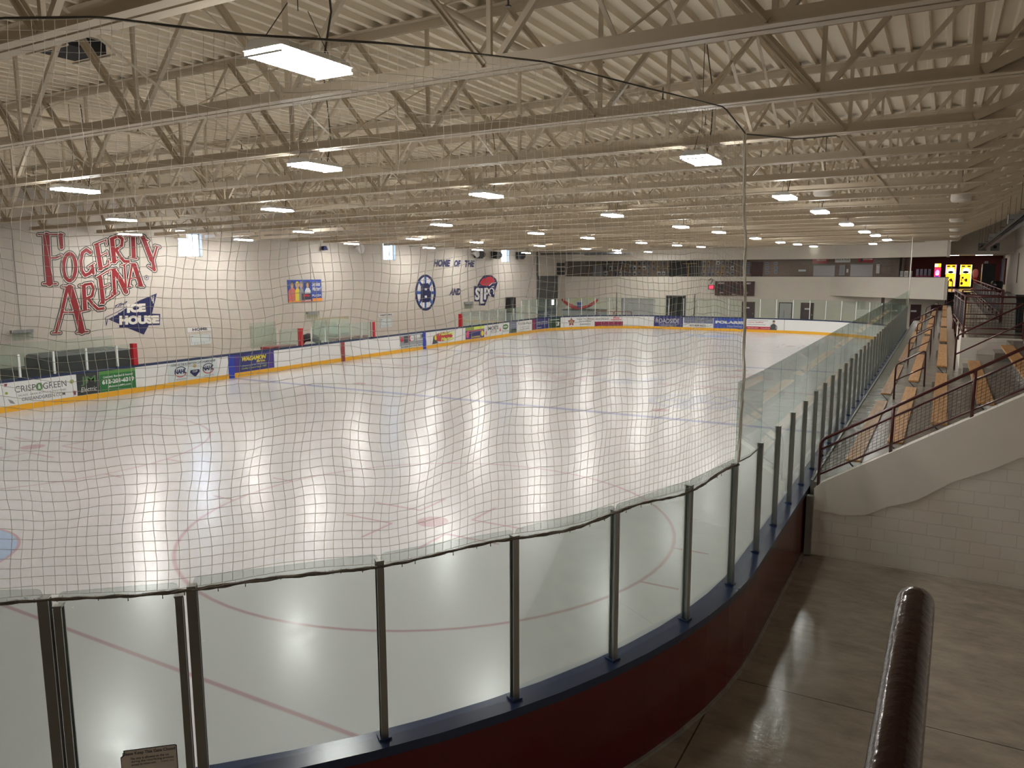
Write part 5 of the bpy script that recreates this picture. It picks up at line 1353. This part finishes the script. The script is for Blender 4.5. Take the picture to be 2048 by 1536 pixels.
for i in range(NR):
    for k, (a, b_) in enumerate(secs):
        if k == 0: pass
        elif i <= 2:
            if i == 2 and k == 1: a, b_ = 21.2, 27.8
        elif k >= 2 and i <= 3: pass
        else: continue
        if i >= 3 and k == 0: b_ = 19.2 if i < 6 else 20
        plank(i, a, b_, 'wooden bleacher bench in the %s row, %s section from the viewer' % (rown[i], secn[k]))
# aisle step blocks
for k in range(1, len(secs)):
    ya, yb = secs[k-1][1]+.1, secs[k][0]-.1
    root = empty('aisle_steps', (27.2, ya, TZ), 'concrete half steps in the bleacher aisle, %s from the viewer' % nth(k), 'steps', 'aisle steps')
    for i in range(1, (NR+1 if k == 1 else 4)):
        MB().use('concrete_tier').box(tx(i)-.3, ya, tz(i-1), tx(i), yb, tz(i-1)+TR/2).build('step', None, root)
# aisle handrails
def rounded(pts, r=.09, n=4):
    out = [V(pts[0])]
    for i in range(1, len(pts)-1):
        p0, p, p1 = V(pts[i-1]), V(pts[i]), V(pts[i+1]); a = p+(p0-p).normalized()*r; b_ = p+(p1-p).normalized()*r
        for k in range(n+1):
            t_ = k/n; out.append(a.lerp(p, t_).lerp(p.lerp(b_, t_), t_))
    out.append(V(pts[-1])); return out
for k in range(5):
    y = 20.2+8.22*k
    root = empty('aisle_handrail', (27.3, y, 1.575), 'maroon tube handrail in the bleacher aisle, %s from the viewer' % nth(k+1), 'handrail', 'aisle handrails')
    MB().use('maroon').tube(rounded([(27.05, y, 1.57), (27.05, y, 2.45), (27.68, y, 2.84), (27.70, y, 1.95)]), .022, 8).build('rail', None, root, smooth=True)
    MB().use('maroon').tube([(27.05, y, 2.05), (27.69, y, 2.42)], .018, 8).build('mid_rail', None, root, smooth=True)
# end guard rail on the raked wall with welded mesh
root = empty('guard_rail', (26.33, 12.5, 1.2), 'maroon raked guard rail with square wire mesh on top of block wall', 'railing')
GX = [26.34, 27.40, 28.48, 29.56, 30.64, 31.72]
top_ = lambda x: 1.95+.617*(x-26.34); 
MB().use('maroon').tube(rounded([(26.34, 12.5, 1.15), (26.34, 12.5, 1.95), (32.1, 12.5, top_(32.1))], r=.10), .026, 10).build('top_rail', None, root, smooth=True)
MB().use('maroon').tube([(26.34, 12.5, 1.79), (32.1, 12.5, 1.79+.617*5.76)], .018, 8).build('mid_rail', None, root, smooth=True)
MB().use('maroon').tube([(26.34, 12.5, 1.36), (32.1, 12.5, 1.36+.60*5.76)], .016, 8).build('bottom_rail', None, root, smooth=True)
for x in GX[1:]: MB().use('maroon').tube([(x, 12.5, zx(x)-.02), (x, 12.5, top_(x))], .027, 10).build('post', None, root, smooth=True)
def mesh_panel(fn, w_, h_, nx, ny, r=.0028):
    mb = MB().use('black')
    for i in range(nx+1):
        a = i/nx; mb.tube([fn(a, 0), fn(a, 1)], r, 4)
    for j in range(ny+1):
        b_ = j/ny; mb.tube([fn(0, b_), fn(1, b_)], r, 4)
    return mb
for a, b_ in zip(GX, GX[1:]):
    fn = lambda p, q, a=a, b_=b_: V((a+.04+(b_-a-.08)*p, 12.5, (1.37+.605*((a+(b_-a)*p)-26.34))*(1-q)+(1.78+.617*((a+(b_-a)*p)-26.34))*q))
    mesh_panel(fn, 0, 0, 17, 8).build('wire_mesh', None, root)
# platform guard rails
def guard(p0, p1, lab, z0=3.1, h=1.02, mesh=True, n_post=2, name='guard_rail', extra=True):
    p0, p1 = V(p0), V(p1); root = empty(name, tuple(p0), lab, 'railing', 'maroon platform railings')
    pts_ = [p0.lerp(p1, k/(n_post-1)) for k in range(n_post)]
    for zz, r in ((z0+h, .024), (z0+h-.16, .018), (z0+.24, .018), (z0+.10, .018)):
        MB().use('maroon').tube([V((p0.x, p0.y, zz)), V((p1.x, p1.y, zz))], r, 8).build('rail', None, root, smooth=True)
    for q in pts_: MB().use('maroon').tube([V((q.x, q.y, z0-.25)), V((q.x, q.y, z0+h))], .026, 8).build('post', None, root, smooth=True)
    if mesh:
        L = (p1-p0).length
        if L > 12: nx, rr_ = int(L/.12), .004
        else: nx, rr_ = int(L/.065), .003
        mesh_panel(lambda a, b_: V((p0.x+(p1.x-p0.x)*a, p0.y+(p1.y-p0.y)*a, z0+.24+(h-.40)*b_)), 0, 0, nx, 9, rr_).build('wire_mesh', None, root)
    return root
guard((28.46, 21.3, 0), (29.72, 21.3, 0), 'maroon mesh guard rail facing the viewer on the block platform')
guard((29.86, 21.3, 0), (32.0, 21.3, 0), 'maroon mesh guard rail right of the first one on platform', n_post=3)
guard((28.46, 21.5, 0), (28.30, 28.2, 0), 'maroon mesh guard rail along the left edge of the platform', n_post=4)
guard((28.50, 28.4, 0), (29.6, 28.4, 0), 'maroon mesh guard rail on the back edge of the platform')
guard((29.65, 28.6, 0), (29.65, 60, 0), 'long maroon mesh guard rail running back to the lobby', n_post=12)
# stair handrail climbing to the right in front of the platform
root = empty('stair_handrail', (28.37, 20.9, 2.3), 'maroon double stair handrail sloping up in front of the block platform', 'handrail')
MB().use('maroon').tube(rounded([(28.32, 20.9, 2.2), (28.32, 20.9, 3.16), (30.9, 20.9, 4.72)], r=.08), .022, 8).build('top_rail', None, root, smooth=True)
MB().use('maroon').tube([(28.32, 20.9, 2.70), (30.9, 20.9, 4.27)], .020, 8).build('lower_rail', None, root, smooth=True)
MB().use('maroon').tube([(29.72, 20.9, 3.0), (29.72, 20.9, 4.0)], .024, 8).build('post', None, root, smooth=True)
# black bin on the platform
p = ony(2032, 590, 24); mb = MB().use('black'); mb.hexa([(29.72, 23.7, 3.1), (30.3, 23.7, 3.1), (30.3, 24.3, 3.1), (29.72, 24.3, 3.1), (29.68, 23.65, 4.0), (30.34, 23.65, 4.0), (30.34, 24.35, 4.0), (29.68, 24.35, 4.0)])
mb.box(29.66, 23.62, 4.0, 30.36, 24.38, 4.1); tag(mb.build('trash_bin'), 'square black trash bin on the platform at the right edge', 'trash bin')
# stairs up to the lobby at the far end
mb = MB().use('black')
for i in range(12): mb.box(EX+.1, 61.3+.3*i, -.02 if i == 0 else .0, 29.4, 61.3+.3*(i+1), 1.2+.163*(i+1))
struct(mb, 'floor_lobby_stairs')
for k, x in enumerate((26.3, 27.4)):
    pass
root = empty('stair_handrail', (26, 60.5, 1.2), 'long maroon double handrail rising to the lobby beside the far doors', 'handrail')
a, b_ = ony(1822, 642, 60.8), ony(1912, 598, 60.8)
MB().use('maroon').tube([a, b_], .03, 8).build('top_rail', None, root); MB().use('maroon').tube([a+V((0, 0, -.45)), b_+V((0, 0, -.45))], .025, 8).build('lower_rail', None, root)
for t_ in (.02, .35, .7, .98):
    q = a.lerp(b_, t_); MB().use('maroon').tube([(q.x, 60.8, max(1.1, q.z-1.3)), q], .026, 8).build('post', None, root)
x = ony(1894, 600, 61.3).x
root = empty('stair_post_rail', (x, 61.2, 2.2), 'tall maroon looped rail at the end of the balcony', 'handrail')
MB().use('maroon').tube(rounded([(x, 61.3, 1.2), (x, 61.3, 4.0), (x+.12, 61.3, 4.15), (x+.25, 61.3, 4.0), (x+.25, 61.3, 3.2)], r=.05), .03, 8).build('rail', None, root)

# ------------------------------------------------------------------ tube heaters and round hanging speakers at the right
for x, z, l in ((30.2, 0, 'outer'),):
    root = empty('tube_heater', (x, 40, 6.5), 'long dark infrared tube heater hanging above the bleachers', 'heater')
    A, B_ = V((x, 24, 6.66)), V((x, 66, 6.32))
    rf = MB().use('duct_grey'); n_ = 24
    pr_ = [(-.2, -.12), (-.1, .08), (.1, .08), (.2, -.12), (.185, -.125), (.09, .06), (-.09, .06), (-.185, -.125)]
    rf.add([A+V((a_, 0, b2)) for a_, b2 in pr_]+[B_+V((a_, 0, b2)) for a_, b2 in pr_], [tuple(range(8)), tuple(reversed(range(8, 16)))]+[(i, 8+i, 8+(i+1) % 8, (i+1) % 8) for i in range(8)])
    rf.build('reflector', None, root)
    MB().use('grey_dark').tube([A+V((0, 0, -.02)), B_+V((0, 0, -.02))], .05, 10).build('burner_tube', None, root, smooth=True)
    for k in range(9):
        p = A.lerp(B_, k/8.); MB().use('cable').bar(p+V((-.25, 0, .1)), p+V((.25, 0, .1)), .03, .03).bar(p+V((-.25, 0, .1)), p+V((-.25, 0, 1.5)), .015, .015).bar(p+V((.25, 0, .1)), p+V((.25, 0, 1.5)), .015, .015).build('hanger', None, root)
    for k in (2, 5): p = A.lerp(B_, k/8.+.05); MB().use('grey').box(p.x-.18, p.y-.3, p.z+.08, p.x+.18, p.y+.3, p.z+.42).build('control_box', None, root)
for k, (u, v) in enumerate(((1923, 384), (1914, 430), (1911, 451), (1910, 465), (1909, 474), (1648, 370))):
    p = onz(u, v, 7.0); root = empty('ceiling_speaker', tuple(p), 'round white speaker hanging from the trusses, %s from the viewer above the bleachers' % nth(k+1) if k < 5 else 'round white speaker hanging above the ice among the lamps', 'speaker', 'hanging round speakers')
    R_ = .26
    MB().use('cream_paint').tube([p+V((0, 0, .28)), p+V((0, 0, .2)), p+V((0, 0, -.05)), p+V((0, 0, -.22)), p+V((0, 0, -.28)), p+V((0, 0, -.29))], [.10, .18, R_, R_*1.02, R_*.85, .05], 20).build('shell', None, root, smooth=True)
    MB().use('cable').tube([p+V((0, 0, .28)), V((p.x, p.y, zt(p.x)))], .01, 5).build('hanger', None, root)
# ------------------------------------------------------------------ viewing platform of the viewer and its handrail
mb = MB().use('concrete_tier'); mb.box(24, -9.2, 2.95, RX, -1.9, 3.15); struct(mb, 'floor_viewing_platform')
root = empty('handrail', (28, -1.5, 3.15), 'glossy dark maroon tube handrail in the foreground at lower right', 'handrail')
rp = .0215
A = CAMP+ray(1829, 1215)*.93; B_ = CAMP+ray(1782, 1560)*.655
dd = (B_-A).normalized(); C_ = B_+dd*.9
bend = [A+V((0, .0, 0))]
pts_ = []
# the end turns down and away below the rounded top
fwd = V((-dd.x, -dd.y, -dd.z))
for k in range(9):
    t_ = PI/2*k/8; pts_.append(A+fwd*(.045*math.sin(t_))+V((0, 0, -1))*(.045*(1-math.cos(t_))))
end = pts_[-1]
full = [end+V((0, .0, -1.0)), end+V((0, 0, -.5))]+list(reversed(pts_))+[A.lerp(B_, .33), A.lerp(B_, .66), B_, C_]
MB().use('handrail_gloss').tube(full, rp, 32).build('rail', None, root, smooth=True)
MB().use('handrail_gloss').tube([C_, V((C_.x, C_.y, 3.15))], rp, 16).build('post', None, root, smooth=True)
